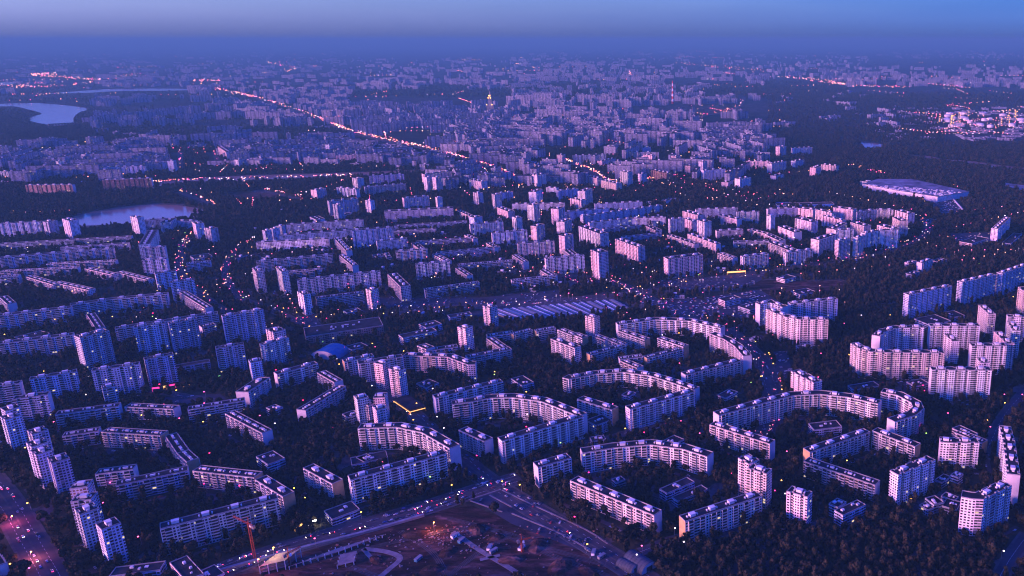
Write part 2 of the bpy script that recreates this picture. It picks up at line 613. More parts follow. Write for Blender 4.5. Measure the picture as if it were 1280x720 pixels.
def facade(name, kind):
    """precast panel wall: window openings, loggia columns, joints and stains, all in wall metres (the UV map)"""
    m, t, b = new_mat(name)
    uv = t.new('ShaderNodeUVMap'); uv.uv_map = 'wall'
    sx = t.new('ShaderNodeSeparateXYZ'); t.link(uv.outputs[0], sx.inputs[0])
    oi = t.new('ShaderNodeObjectInfo')
    bay = 3.3 if kind != 'tower' else 2.9
    U = t.m('DIVIDE', sx.outputs[0], bay); V = t.m('DIVIDE', sx.outputs[1], 3.0)
    bu = t.m('FLOOR', U); bv = t.m('FLOOR', V); fu = t.m('SUBTRACT', U, bu); fv = t.m('SUBTRACT', V, bv)
    per = {'slab': 7, 'tower': 5, 'band': 4}[kind]
    md = t.m('MODULO', t.m('ADD', bu, 700), per)
    if kind == 'slab': log = t.rng(md, 1.5, 3.5)
    elif kind == 'tower': log = t.rng(md, 1.5, 2.5)
    else: log = t.rng(md, .5, 2.5)
    wn = t.new('ShaderNodeTexWhiteNoise', noise_dimensions='3D')
    cb = t.new('ShaderNodeCombineXYZ'); t.link(bu, cb.inputs[0]); t.link(bv, cb.inputs[1]); t.link(t.m('MULTIPLY', oi.outputs['Random'], 97), cb.inputs[2])
    t.link(cb.outputs[0], wn.inputs['Vector']); rnd = wn.outputs['Value']
    win = t.m('MULTIPLY', t.rng(fu, .18, .82), t.rng(fv, .26, .84))
    lwin = t.m('MULTIPLY', t.rng(fu, .03, .97), t.rng(fv, .40, .97))
    w = t.m('MAXIMUM', t.m('MULTIPLY', win, t.m('SUBTRACT', 1, log)), t.m('MULTIPLY', lwin, log))
    if kind == 'band':
        w = t.m('MAXIMUM', w, t.m('MULTIPLY', t.rng(fv, .42, .9), t.m('GREATER_THAN', rnd, .35)))
    w = t.m('MULTIPLY', w, t.m('GREATER_THAN', sx.outputs[1], .4))
    # wall colour: object colour x panel variation x rain stains
    g = t.new('ShaderNodeNewGeometry')
    big = t.noise(.03, g.outputs['Position'], 3)
    cb2 = t.new('ShaderNodeCombineXYZ'); t.link(bu, cb2.inputs[0]); t.link(t.m('MULTIPLY', oi.outputs['Random'], 31), cb2.inputs[1])
    wn2 = t.new('ShaderNodeTexWhiteNoise', noise_dimensions='2D'); t.link(cb2.outputs[0], wn2.inputs['Vector'])
    val = t.m('ADD', .80, t.m('ADD', t.m('MULTIPLY', wn2.outputs['Value'], .26), t.m('ADD', t.m('MULTIPLY', big, .32), t.m('MULTIPLY', rnd, .1))))
    sec = t.m('FLOOR', t.m('DIVIDE', bu, float(per)))
    cb3 = t.new('ShaderNodeCombineXYZ'); t.link(sec, cb3.inputs[0]); t.link(t.m('MULTIPLY', oi.outputs['Random'], 53), cb3.inputs[1])
    wn3 = t.new('ShaderNodeTexWhiteNoise', noise_dimensions='2D'); t.link(cb3.outputs[0], wn3.inputs['Vector'])
    mp = t.new('ShaderNodeMapping'); mp.inputs['Scale'].default_value = (.9, .9, .05); t.link(g.outputs['Position'], mp.inputs[0])
    streak = t.noise(1.0, mp.outputs[0], 3)
    # loggia bays are darker than the panels, varying at random storey by storey
    val = t.m('MULTIPLY', val, t.m('SUBTRACT', 1, t.m('MULTIPLY', log, t.m('ADD', .10, t.m('MULTIPLY', rnd, .5)))))
    val = t.m('MULTIPLY', val, t.m('ADD', .76, t.m('ADD', t.m('MULTIPLY', wn3.outputs['Value'], .22), t.m('MULTIPLY', streak, .24))))
    joint = t.m('MAXIMUM', t.m('LESS_THAN', fu, .03), t.m('LESS_THAN', fv, .04))
    val = t.m('MULTIPLY', val, t.m('SUBTRACT', 1, t.m('MULTIPLY', joint, .28)))
    vm = t.new('ShaderNodeVectorMath', operation='SCALE'); t.link(oi.outputs['Color'], vm.inputs[0]); t.link(val, vm.inputs['Scale'])
    gl = t.mix(rnd, (.006, .007, .012), (.04, .04, .05))
    # curtained or glazed-in panes are paler
    gl = t.mix(t.m('MULTIPLY', t.m('GREATER_THAN', rnd, .84), .7), gl, (.26, .25, .25))
    col = t.mix(w, vm.outputs[0], gl)
    t.link(col, b.inputs['Base Color'])
    t.link(t.m('SUBTRACT', .85, t.m('MULTIPLY', w, .6)), b.inputs['Roughness'])
    lit = t.m('MULTIPLY', w, t.rng(rnd, .55, .568))
    b.inputs['Emission Color'].default_value = (1, .72, .42, 1)
    t.link(t.m('MULTIPLY', lit, .22), b.inputs['Emission Strength'])
    m.cycles.emission_sampling = 'NONE'
    return m
M = {}
M['slab'] = facade('panel wall', 'slab'); M['tower'] = facade('tower wall', 'tower'); M['band'] = facade('banded wall', 'band')
M['roof'] = plain('bitumen roof', (.026, .026, .032), .9, 0, .08, .5)
M['parapet'] = plain('parapet flashing', (.30, .28, .28), .6)
M['hut'] = plain('lift house render', (.62, .60, .58), .8)
M['balcony'] = plain('balcony panel', (.55, .52, .51), .8, 0, .3, .2)
M['ochre'] = plain('ochre end wall', (.46, .31, .15), .85, 0, .2, .15)
M['plainwall'] = plain('blank end panels', (.55, .52, .52), .85, 0, .12, .12)
M['glass'] = plain('loggia glazing', (.02, .022, .028), .3, 0, .5, .5, .5)
M['metal'] = plain('galvanised metal', (.22, .23, .25), .6, .3)
M['bluemetal'] = plain('blue sheet roof', (.05, .17, .28), .6, 0, .05, .2)
M['asphalt'] = plain('asphalt', (.060, .052, .060), .85, 0, .05, .3)
M['paving'] = plain('paving', (.075, .07, .07), .9, 0, .1, .3)
M['paint'] = plain('road paint', (.62, .62, .6), .7)
M['lot'] = plain('car park asphalt', (.042, .042, .056), .8, 0, .04, .35)
M['concrete'] = plain('concrete', (.19, .17, .17), .85, 0, .15, .3)
M['dirt'] = plain('churned earth', (.085, .055, .045), .95, 0, .035, .65)
M['rubble'] = plain('brick rubble', (.20, .10, .08), .95, 0, .4, .6)
M['bark'] = plain('bark', (.05, .035, .025), .9)
M['crane'] = plain('orange crane steel', (.26, .05, .03), .7)
M['red'] = plain('red paint', (.5, .03, .03), .5); M['white'] = plain('white paint', (.75, .75, .75), .5)
M['tyre'] = plain('tyre', (.02, .02, .02), .9)
def car_paint(name, c):
    m, t, b = new_mat(name); b.inputs['Base Color'].default_value = (*c, 1); b.inputs['Roughness'].default_value = .3
    b.inputs['Metallic'].default_value = .2; b.inputs['Coat Weight'].default_value = .5; return m
CARC = [('white', (.50, .50, .52)), ('silver', (.28, .29, .31)), ('black', (.02, .02, .022)), ('grey', (.16, .17, .18)), ('red', (.4, .03, .03)), ('blue', (.03, .08, .3))]
for n, c in CARC: M['car_' + n] = car_paint(n + ' car paint', c)
M['lamp_pink'] = glow('pinkish lamp glow', (1, .08, .26), 1.7)
M['lamp_yellow'] = glow('yellow lamp glow', (1, .46, .06), 1.7)
M['lamp_white'] = glow('white lamp glow', (.95, .7, .8), 1.2)
M['lamp_green'] = glow('green lamp glow', (.4, .8, .1), .9)
M['lamp_red'] = glow('red lamp glow', (1, .02, .12), 1.8)
M['headlight'] = glow('headlight glow', (1, .75, .65), 6)
M['taillight'] = glow('tail light glow', (1, .03, .10), 6)
M['shopsign'] = glow('shop sign glow', (1, .42, .12), .5)
M['shoppink'] = glow('pink sign glow', (1, .04, .25), .45)
M['shopgreen'] = glow('green sign glow', (.3, .9, .3), .3)
def far_lamp():
    m, t, b = new_mat('distant lamp glow')
    g = t.new('ShaderNodeNewGeometry')
    r = t.ramp(g.outputs['Random Per Island'], [(0, (1, .05, .16)), (.3, (1, .14, .10)), (.5, (1, .30, .07)), (.72, (1, .45, .14)), (.9, (.7, .6, .8)), (.95, (1, .03, .25))])
    t.link(r, b.inputs['Emission Color']); b.inputs['Emission Strength'].default_value = 1.35
    m.cycles.emission_sampling = 'NONE'
    return m
M['farlamp'] = far_lamp()
def ground_mat():
    m, t, b = new_mat('city ground')
    g = t.new('ShaderNodeNewGeometry'); P = g.outputs['Position']
    f1 = t.noise(.012, P, 6, .6); f2 = t.noise(.0011, P, 5, .6); f3 = t.noise(.12, P, 3, .6)
    grass = t.ramp(f3, [(.3, (.022, .026, .016)), (.7, (.050, .050, .032))])
    yard = t.ramp(f3, [(.3, (.05, .046, .05)), (.7, (.12, .105, .105))])
    c = t.mix(t.m('GREATER_THAN', f1, .56), grass, yard)
    wood = t.ramp(f1, [(.35, (.012, .016, .009)), (.7, (.028, .030, .018))])
    far = t.ramp(f2, [(.47, (0, 0, 0)), (.53, (1, 1, 1))])
    sp = t.new('ShaderNodeSeparateXYZ'); t.link(P, sp.inputs[0])
    isfar = t.m('GREATER_THAN', sp.outputs[1], 3300)
    town = t.ramp(t.noise(.02, P, 5, .75), [(.38, (.014, .015, .013)), (.56, (.035, .034, .034)), (.68, (.12, .11, .11))])
    c2 = t.mix(far, wood, town)
    t.link(t.mix(isfar, c, c2), b.inputs['Base Color'])
    b.inputs['Roughness'].default_value = .95; b.inputs['Specular IOR Level'].default_value = .05
    bp = t.new('ShaderNodeBump'); bp.inputs['Strength'].default_value = .6; bp.inputs['Distance'].default_value = 2
    t.link(f3, bp.inputs['Height']); t.link(bp.outputs[0], b.inputs['Normal'])
    return m
M['ground'] = ground_mat()
def water_mat():
    m, t, b = new_mat('still water')
    b.inputs['Base Color'].default_value = (.30, .20, .16, 1); b.inputs['Roughness'].default_value = .16
    b.inputs['IOR'].default_value = 1.333; b.inputs['Specular IOR Level'].default_value = .5
    g = t.new('ShaderNodeNewGeometry'); bp = t.new('ShaderNodeBump'); bp.inputs['Strength'].default_value = .12; bp.inputs['Distance'].default_value = .5
    t.link(t.noise(.08, g.outputs['Position'], 4), bp.inputs['Height']); t.link(bp.outputs[0], b.inputs['Normal'])
    return m
M['water'] = water_mat()
def leaf_mat():
    m, t, b = new_mat('foliage')
    oi = t.new('ShaderNodeObjectInfo'); g = t.new('ShaderNodeNewGeometry')
    a = t.mix(oi.outputs['Random'], (.016, .019, .014), (.054, .046, .028))
    c = t.mix(t.m('MULTIPLY', g.outputs['Random Per Island'], .7), a, (.012, .017, .010))
    t.link(c, b.inputs['Base Color']); b.inputs['Roughness'].default_value = .8
    b.inputs['Specular IOR Level'].default_value = .04
    return m
M['leaf'] = leaf_mat()
def earth_mat():
    m, t, b = new_mat('building site earth')
    g = t.new('ShaderNodeNewGeometry'); P = g.outputs['Position']
    mp = t.new('ShaderNodeMapping'); mp.inputs['Rotation'].default_value = (0, 0, .7); mp.inputs['Scale'].default_value = (1, 3.2, 1); t.link(P, mp.inputs[0])
    f1 = t.noise(.035, mp.outputs[0], 8, .68); f2 = t.noise(.009, P, 4)
    a = t.ramp(f1, [(.30, (.010, .007, .006)), (.46, (.040, .022, .018)), (.56, (.09, .045, .038)), (.70, (.21, .12, .10))])
    t.link(t.mix(t.m('MULTIPLY', t.m('GREATER_THAN', f2, .55), .55), a, (.012, .012, .009)), b.inputs['Base Color'])
    b.inputs['Roughness'].default_value = .95; b.inputs['Specular IOR Level'].default_value = .05
    bp = t.new('ShaderNodeBump'); bp.inputs['Strength'].default_value = .8; bp.inputs['Distance'].default_value = 1.5
    t.link(f1, bp.inputs['Height']); t.link(bp.outputs[0], b.inputs['Normal'])
    return m
M['earth'] = earth_mat()

M['halldeck'] = plain('pale hall deck', (.16, .16, .18), .8, 0, .03, .6)
M['shedmetal'] = plain('weathered shed metal', (.06, .07, .09), .6, .1)
# ---------------------------------------------------------------- mesh helpers
class MB:
    def __init__(s): s.v = []; s.f = []; s.mi = []; s.uv = []
    def quad(s, a, b, c, d, mi=0, uv=None):
        n = len(s.v); s.v += [a, b, c, d]; s.f.append((n, n+1, n+2, n+3)); s.mi.append(mi); s.uv.append(uv or [(0, 0)]*4)
    def poly(s, pts, mi=0):
        n = len(s.v); s.v += pts; s.f.append(tuple(range(n, n+len(pts)))); s.mi.append(mi); s.uv.append([(0, 0)]*len(pts))
    def box(s, c, size, rz=0, mi=0, bottom=False):
        """c = centre of the underside"""
        x, y, z = size[0]/2, size[1]/2, size[2]; cs, sn = math.cos(rz), math.sin(rz)
        P = [(c[0]+px*cs-py*sn, c[1]+px*sn+py*cs, c[2]+pz) for pz in (0, z) for px, py in ((-x,-y),(x,-y),(x,y),(-x,y))]
        n = len(s.v); s.v += P
        F = [(0,1,5,4),(1,2,6,5),(2,3,7,6),(3,0,4,7),(4,5,6,7)] + ([(3,2,1,0)] if bottom else [])
        for f in F: s.f.append(tuple(n+i for i in f)); s.mi.append(mi); s.uv.append([(0, 0)]*4)
    def wallbox(s, c, size, rz=0, mi=0, mroof=1):
        """a box whose sides carry wall metres in the UV map"""
        x, y, z = size[0]/2, size[1]/2, size[2]; cs, sn = math.cos(rz), math.sin(rz)
        P = [(c[0]+px*cs-py*sn, c[1]+px*sn+py*cs) for px, py in ((-x,-y),(x,-y),(x,y),(-x,y))]
        for i in range(4):
            a, b = P[i], P[(i+1) % 4]; L = (size[0], size[1])[i % 2]; L = max(1, round(L/3.3))*3.3
            s.quad((*a, c[2]), (*b, c[2]), (*b, c[2]+z), (*a, c[2]+z), mi, [(0,0),(L,0),(L,z),(0,z)])
        s.poly([(*p, c[2]+z) for p in P], mroof)
    def tube(s, a, b, r1, r2=None, n=8, mi=0, cap=True):
        r2 = r1 if r2 is None else r2
        a, b = Vector(a), Vector(b); d = (b-a).normalized()
        u = d.orthogonal().normalized(); w = d.cross(u); k = len(s.v)
        for p, r in ((a, r1), (b, r2)):
            for i in range(n):
                q = p + (u*math.cos(2*PI*i/n) + w*math.sin(2*PI*i/n))*r; s.v.append(tuple(q))
        for i in range(n):
            j = (i+1) % n; s.f.append((k+i, k+j, k+n+j, k+n+i)); s.mi.append(mi); s.uv.append([(0,0)]*4)
        if cap: s.f.append(tuple(k+n+i for i in range(n))); s.mi.append(mi); s.uv.append([(0,0)]*n)
    def ball(s, c, r, mi=0, sz=1, n=6, rings=4):
        k = len(s.v)
        s.v.append((c[0], c[1], c[2]+r*sz))
        for j in range(1, rings):
            th = PI*j/rings
            for i in range(n): s.v.append((c[0]+r*math.sin(th)*math.cos(2*PI*i/n), c[1]+r*math.sin(th)*math.sin(2*PI*i/n), c[2]+r*sz*math.cos(th)))
        s.v.append((c[0], c[1], c[2]-r*sz)); e = len(s.v)-1
        F = [(k, k+1+i, k+1+(i+1) % n) for i in range(n)]
        for j in range(rings-2):
            for i in range(n):
                a = k+1+j*n; F.append((a+i, a+n+i, a+n+(i+1) % n, a+(i+1) % n))
        a = k+1+(rings-2)*n; F += [(a+i, e, a+(i+1) % n) for i in range(n)]
        for f in F: s.f.append(f); s.mi.append(mi); s.uv.append([(0,0)]*len(f))
    def mesh(s, name, mats, org=(0,0,0)):
        me = bpy.data.meshes.new(name)
        if org != (0,0,0): v = [(p[0]-org[0], p[1]-org[1], p[2]-org[2]) for p in s.v]
        else: v = s.v
        me.from_pydata(v, [], s.f)
        for m in mats: me.materials.append(m)
        me.polygons.foreach_set('material_index', s.mi)
        l = me.uv_layers.new(name='wall'); flat = [c for u in s.uv for p in u for c in p]
        l.data.foreach_set('uv', flat); me.update()
        return me
def link(name, me, parent=None, loc=(0,0,0), rz=0):
    o = bpy.data.objects.new(name, me); C.objects.link(o)
    o.location = loc; o.rotation_euler = (0, 0, rz)
    if parent: o.parent = parent
    return o
def build(mb, name, mats, parent=None, org=(0,0,0)):
    """mesh in world metres; its object stands at org (children of a thing at org sit at its origin)"""
    me = mb.mesh(name, mats if isinstance(mats, (list, tuple)) else [mats], org)
    return link(name, me, parent, (0,0,0) if parent else org)
def tag(o, label=None, cat=None, group=None, kind=None):
    if label: o['label'] = label
    if cat: o['category'] = cat
    if group: o['group'] = group
    if kind: o['kind'] = kind
    return o
def thing(name, loc, rz=0): return link(name, None, None, loc, rz)
KIDS = {}
def copy_tree(o, parent=None):
    c = o.copy(); C.objects.link(c); c.parent = parent
    for ch in list(o.children): copy_tree(ch, c)
    return c
# occupancy raster of the near ground, 4 m cells
GX0, GX1, GY0, GY1, GS = -2600, 2600, 450, 3700, 4.0
OCC = np.zeros((int((GY1-GY0)/GS), int((GX1-GX0)/GS)), np.uint8)
def rast(poly, grow=0, val=1):
    """mark a ground polygon (list of xy) as taken"""
    p = np.array(poly, float)
    if grow:
        c = p.mean(0); d = p-c; L = np.maximum(np.hypot(d[:,0], d[:,1])[:,None], 1); p = c+d*(1+grow/L)
    i0 = max(0, int((p[:,0].min()-GX0)/GS)); i1 = min(OCC.shape[1]-1, int((p[:,0].max()-GX0)/GS)+1)
    j0 = max(0, int((p[:,1].min()-GY0)/GS)); j1 = min(OCC.shape[0]-1, int((p[:,1].max()-GY0)/GS)+1)
    if i1 <= i0 or j1 <= j0: return
    xs = GX0+(np.arange(i0, i1+1)+.5)*GS; ys = GY0+(np.arange(j0, j1+1)+.5)*GS
    X, Y = np.meshgrid(xs, ys); ins = np.zeros(X.shape, bool)
    n = len(p)
    for a in range(n):
        x1, y1 = p[a]; x2, y2 = p[(a+1) % n]
        if y1 == y2: continue
        cond = ((y1 > Y) != (y2 > Y)) & (X < (x2-x1)*(Y-y1)/(y2-y1)+x1)
        ins ^= cond
    OCC[j0:j1+1, i0:i1+1][ins] = val
def taken(x, y):
    i = int((x-GX0)/GS); j = int((y-GY0)/GS)
    if 0 <= i < OCC.shape[1] and 0 <= j < OCC.shape[0]: return OCC[j, i] > 0
    return False
# ---------------------------------------------------------------- buildings
TONE = {'w': (.78, .75, .75), 'b': (.50, .55, .68), 'k': (.78, .62, .60), 'o': (.72, .68, .66), 'd': (.30, .17, .15)}
def V2(a): return Vector((a[0], a[1]))
def strip(front, depth, relief=0.0):
    """front edge polyline + depth away from the camera -> list of (front, back) pairs following optional step relief"""
    P = [V2(p) for p in front]; nseg = len(P)-1
    N = []
    for i in range(nseg):
        d = (P[i+1]-P[i]).normalized(); N.append(Vector((-d.y, d.x)))
    s = sum(N[i].dot((P[i]+P[i+1])/2)*(P[i+1]-P[i]).length for i in range(nseg))
    if s < 0: N = [-n for n in N]
    Bc = []
    for i in range(nseg+1):
        if i == 0: n = N[0]
        elif i == nseg: n = N[-1]
        else:
            m = (N[i-1]+N[i]).normalized(); n = m/max(.5, m.dot(N[i]))
        Bc.append(P[i]+n*depth)
    out = []
    for i in range(nseg):
        a, b = P[i], P[i+1]; L = (b-a).length; n = N[i]
        st = [(0, 0)]
        if relief and L > 16:
            k = max(1, round(L/13.2)); mod = L/k
            for j in range(k):
                s0 = j*mod+mod*.36; s1 = j*mod+mod*.64
                st += [(s0, 0), (s0, relief), (s1, relief), (s1, 0)]
        if i == nseg-1: st.append((L, 0))
        for s_, off in st:
            t = s_/L; F = a.lerp(b, t)+n*off; Bk = Bc[i].lerp(Bc[i+1], t)-n*off
            out.append((F, Bk))
    return out, P, Bc, N
HUTPROTO = None
def nm(st, kind):
    if kind == 'm': return 'shopping_mall', 'shopping mall'
    if st <= 4: return 'low_building', 'low building'
    if st <= 8: return 'apartment_house', 'apartment house'
    if kind == 't' and st >= 9: return 'apartment_tower', 'apartment tower'
    return 'apartment_block', 'apartment block'
BLD = []; LANES = []
def make_building(kind, st, tone, pts, idx):
    h = st*3.0+1.0
    W = [gp(x, y, h) for x, y in pts]
    cyp = sum(p[1] for p in pts)/len(pts)
    basey = pix(*W[0])[1]
    dep = 13.0
    small = kind in 'lm'
    if kind in 'tlm' and len(W) == 3:
        a, b, c = map(V2, W); L1, L2 = (b-a).length, (c-b).length
        if L2 >= L1: front = [b, c]; dep = L1
        else: front = [a, b]; dep = L2
        if kind == 't':
            lo, hi = (12, 22)
            dep = min(hi, max(lo, dep))
            Lf = (front[1]-front[0]).length
            if Lf < 18: dep = max(dep, 15)
        elif kind == 'l': dep = min(45, max(9, dep))
    else:
        front = [V2(p) for p in W]
        if kind == 'c':   # traced along the ridge: move half a depth towards the camera
            o, P, Bc, N = strip(front, -6.5); front = Bc
    L = sum((front[i+1]-front[i]).length for i in range(len(front)-1))
    relief = 2.0 if (st >= 10 and not small) else 0.0
    S, P, Bc, N = strip(front, dep, relief if dep > 10 else 0)
    F = [s[0] for s in S]; B = [s[1] for s in S]
    poly = F + B[::-1]
    area = sum(poly[i].x*poly[(i+1) % len(poly)].y-poly[(i+1) % len(poly)].x*poly[i].y for i in range(len(poly)))
    flip = area < 0
    if flip: poly = poly[::-1]
    cen = Vector((sum(p.x for p in poly)/len(poly), sum(p.y for p in poly)/len(poly)))
    org = (cen.x, cen.y, 0.0)
    name, cat = nm(st, kind)
    root = thing(name, org)
    near = min(p.y for p in poly) < 1750
    mid = min(p.y for p in poly) < 2600
    fm = 'tower' if name == 'apartment_tower' else ('band' if (st in (5, 6, 11) or small) and tone != 'd' else 'slab')
    rs = random.Random(idx*13+5)
    ccol = TONE[tone]; k = rs.uniform(.74, 1.12); col = tuple(c*k*rs.uniform(.94, 1.06) for c in ccol)
    # walls
    w = MB(); u = 0.0; n = len(poly)
    E = [(poly[i], poly[(i+1) % n]) for i in range(n)]
    endset = {tuple(sorted(((round(a.x,2),round(a.y,2)),(round(b.x,2),round(b.y,2))))) for a, b in ((F[0], B[0]), (F[-1], B[-1]))}
    ends = MB(); blank = st >= 5 and kind in 'tsc' and name != 'apartment_tower'
    u = rs.randint(0, 6)*3.3
    for a, b in E:
        l = (b-a).length
        if l < .05: continue
        key = tuple(sorted(((round(a.x,2),round(a.y,2)),(round(b.x,2),round(b.y,2)))))
        isend = key in endset
        q = ((a.x,a.y,0),(b.x,b.y,0),(b.x,b.y,h),(a.x,a.y,h))
        if isend and blank:
            em = MB(); em.quad(*q); ends.f.append(1); eo = build(em, 'end_wall', M['ochre'] if tone == 'o' else M['plainwall'], root, org)
            if tone == 'o': eo['label'] = 'ochre end wall'
        else:
            nb = max(1, round(l/3.3)) if l > 2.5 else l/3.3
            l2 = nb*3.3 if fm != 'tower' else (max(1, round(l/2.9)) if l > 2.5 else l/2.9)*2.9
            w.quad(*q, 0, [(u, 0), (u+l2, 0), (u+l2, h), (u, h)]); u += l2
    wo = build(w, 'wall', M[fm], root, org); wo.color = (*col, 1)
    # roof deck with a parapet
    r = MB()
    for i in range(len(S)-1):
        if (F[i+1]-F[i]).length < .05 or (B[i+1]-B[i]).length < .05: continue
        q = [(F[i].x,F[i].y,h),(F[i+1].x,F[i+1].y,h),(B[i+1].x,B[i+1].y,h),(B[i].x,B[i].y,h)]
        if flip: q = q[::-1]
        r.quad(*q)
    ro = build(r, 'roof', M['roof'], root, org)
    if mid:
        pm = MB(); pw = .45; ph = .9
        inner = []
        for i in range(n):
            a, b, c = poly[i-1], poly[i], poly[(i+1) % n]
            d1 = (b-a); d2 = (c-b)
            if d1.length < .05: d1 = (b-poly[i-2])
            if d2.length < .05: d2 = (poly[(i+2) % n]-b)
            d1.normalize(); d2.normalize()
            n1 = Vector((-d1.y, d1.x)); n2 = Vector((-d2.y, d2.x)); m_ = n1+n2
            m_ = m_.normalized() if m_.length > .01 else n1
            inner.append(b+m_*pw/max(.4, m_.dot(n1)))
        for i in range(n):
            a, b, ai, bi = poly[i], poly[(i+1) % n], inner[i], inner[(i+1) % n]
            if (b-a).length < .05: continue
            pm.quad((a.x,a.y,h),(b.x,b.y,h),(b.x,b.y,h+ph),(a.x,a.y,h+ph))
            pm.quad((a.x,a.y,h+ph),(b.x,b.y,h+ph),(bi.x,bi.y,h+ph),(ai.x,ai.y,h+ph))
            pm.quad((bi.x,bi.y,h),(ai.x,ai.y,h),(ai.x,ai.y,h+ph),(bi.x,bi.y,h+ph))
        build(pm, 'parapet', M['parapet'], root, org)
    # lift houses and vents
    if not small and st >= 4:
        sp = 24.0 if st >= 7 else 20.0
        for i in range(len(P)-1):
            a, b = P[i], P[i+1]; l = (b-a).length; k = max(1 if l > 11 else 0, round(l/sp)); ang = math.atan2(b.y-a.y, b.x-a.x)
            for j in range(k):
                t = (j+.5)/k; c = (a.lerp(b, t)+Bc[i].lerp(Bc[i+1], t))/2
                hm = MB(); hh = 2.8 if st > 6 else 1.5
                sx_, sy_ = (6.0, 4.2) if st > 6 else (4.5, 1.8)
                hm.box((c.x, c.y, h), (sx_, sy_, hh), ang)
                hm.box((c.x, c.y, h+hh), (sx_+.5, sy_+.5, .25), ang)
                if near:
                    o2 = Vector((math.cos(ang), math.sin(ang)))
                    for s_ in (-1, 1):
                        q = c+o2*s_*5.4; hm.box((q.x, q.y, h), (1.1, 2.4, 1.5), ang)
                build(hm, 'lift_house' if st > 6 else 'vent_house', M['hut'], ro, org)
    elif small:
        a, b = P[0], P[-1]; ang = math.atan2(b.y-a.y, b.x-a.x)
        for j in range(3 if kind == 'l' else 14):
            c = a.lerp(b, rs.uniform(.15, .85)).lerp(Bc[0].lerp(Bc[-1], rs.uniform(.15, .85)), rs.uniform(.25, .75))
            hm = MB(); hm.box((c.x, c.y, h), (rs.uniform(1.5, 4), rs.uniform(1.5, 3), rs.uniform(.8, 2)), ang)
            build(hm, 'roof_vent', M['hut'], ro, org)
    # loggia stacks: real parapets and dark glazing standing out of the facade
    if near and not small and kind in 'tsc':
        for side in (0, 1):
            for i in range(len(P)-1):
                a, b = (P[i], P[i+1]) if side == 0 else (Bc[i], Bc[i+1])
                l = (b-a).length
                if l < 10: continue
                nn = -N[i] if side == 0 else N[i]
                d = (b-a).normalized(); ang = math.atan2(d.y, d.x)
                mod = 13.2 if relief else (12.0 if st >= 7 else 11.0); k = max(1, round(l/mod)); m_ = l/k
                for j in range(k):
                    c0 = a+d*(m_*(j+.5)); wd = m_*.27 if relief else (5.6 if st >= 7 else 5.2)
                    base = c0 + (-nn*relief if relief else nn*0)
                    sm = MB(); dp = 1.25
                    g0 = base+nn*.08
                    sm.box((g0.x, g0.y, 3.0), (wd-.1, .14, h-3.6), ang, 1)
                    for f in range(1, st):
                        z = f*3.0+.15
                        q = base+nn*(dp-.06); sm.box((q.x, q.y, z-.15), (wd, .12, 1.15), ang, 0, True)
                        q = base+nn*(dp/2); sm.box((q.x, q.y, z-.2), (wd-.05, dp-.15, .16), ang, 0, True)
                    for e in (-1, 1):
                        q = base+d*e*(wd/2+.0)+nn*(dp/2); sm.box((q.x, q.y, 2.6), (.12, dp, h-3.0), ang, 0, True)
                    so = build(sm, 'loggia_stack', [M['balcony'], M['glass']], root, org)
    if near and st >= 5 and kind != 'm':
        ln_ = [p-N[min(i, len(N)-1)]*11 for i, p in enumerate(P)]; LANES.append(ln_)
    base_px = pix(cen.x, cen.y)
    rast([(p.x, p.y) for p in (list(P)+Bc[::-1])], 10 if small else 4)
    BLD.append(dict(root=root, cen=cen, st=st, tone=tone, kind=kind, L=L, px=pix(cen.x, cen.y, h/2), name=name, npt=len(P), dep=dep))
    return root
ox = oy = 0; idx = 0
for ln in SURVEY.strip().splitlines():
    q = ln.split()
    if not q: continue
    if q[0] == '@': ox, oy = int(q[1]), int(q[2]); continue
    pts = [tuple(float(v) for v in p.split(',')) for p in q[3:]]
    pts = [(ox+x/4, oy+y/4) for x, y in pts]
    if max(p[0] for p in pts) < -4 or min(p[0] for p in pts) > 1284: continue
    make_building(q[0], int(q[1]), q[2], pts, idx); idx += 1
# ---- labels: look + relation to the nearest landmark, ranked so that each is single
NUMW = {1:'one',2:'two',3:'three',4:'four',5:'five',6:'six',7:'seven',8:'eight',9:'nine',10:'ten',11:'eleven',12:'twelve',13:'thirteen',14:'fourteen',15:'fifteen',16:'sixteen',17:'seventeen',18:'eighteen'}
TW = {'w':'pale','b':'bluish','k':'pinkish','o':'ochre-ended','d':'brick'}
ORD = ['nearest','second nearest','third nearest','fourth nearest','fifth nearest','sixth nearest','seventh nearest','eighth nearest','ninth nearest','tenth nearest','eleventh nearest','twelfth nearest']
def rel(dx, dy):
    dy *= 1.6
    if abs(dx) > abs(dy): return 'right of' if dx > 0 else 'left of'
    return 'below' if dy > 0 else 'above'
grp = {}
for b in BLD:
    if b['npt'] > 2: shp = 'bent'
    elif b['name'] == 'apartment_tower' and b['L'] < 45: shp = 'slim' if b['L'] < 26 else 'broad'
    elif b['L'] > 110: shp = 'stretched'
    elif b['L'] > 60: shp = 'long'
    else: shp = 'short'
    hgt = 'tall' if b['st'] >= 12 else ('medium' if b['st'] >= 7 else 'low')
    if hgt == 'low' and b['name'] == 'low_building': hgt = 'flat-roofed'
    noun = {'apartment_tower':'tower','apartment_block':'slab block','apartment_house':'apartment house','low_building':'building','shopping_mall':'shopping mall'}[b['name']]
    cand = sorted(LANDMARKS, key=lambda l: (l[1]-b['px'][0])**2+((l[2]-b['px'][1])*1.6)**2)
    lm = cand[0] if math.hypot(cand[0][1]-b['px'][0], cand[0][2]-b['px'][1]) > 14 else cand[1]
    d = math.hypot(lm[1]-b['px'][0], (lm[2]-b['px'][1])*1.6)
    key = (hgt, TW[b['tone']], shp, noun, rel(b['px'][0]-lm[1], b['px'][1]-lm[2]), lm[0])
    grp.setdefault(key, []).append((d, b))
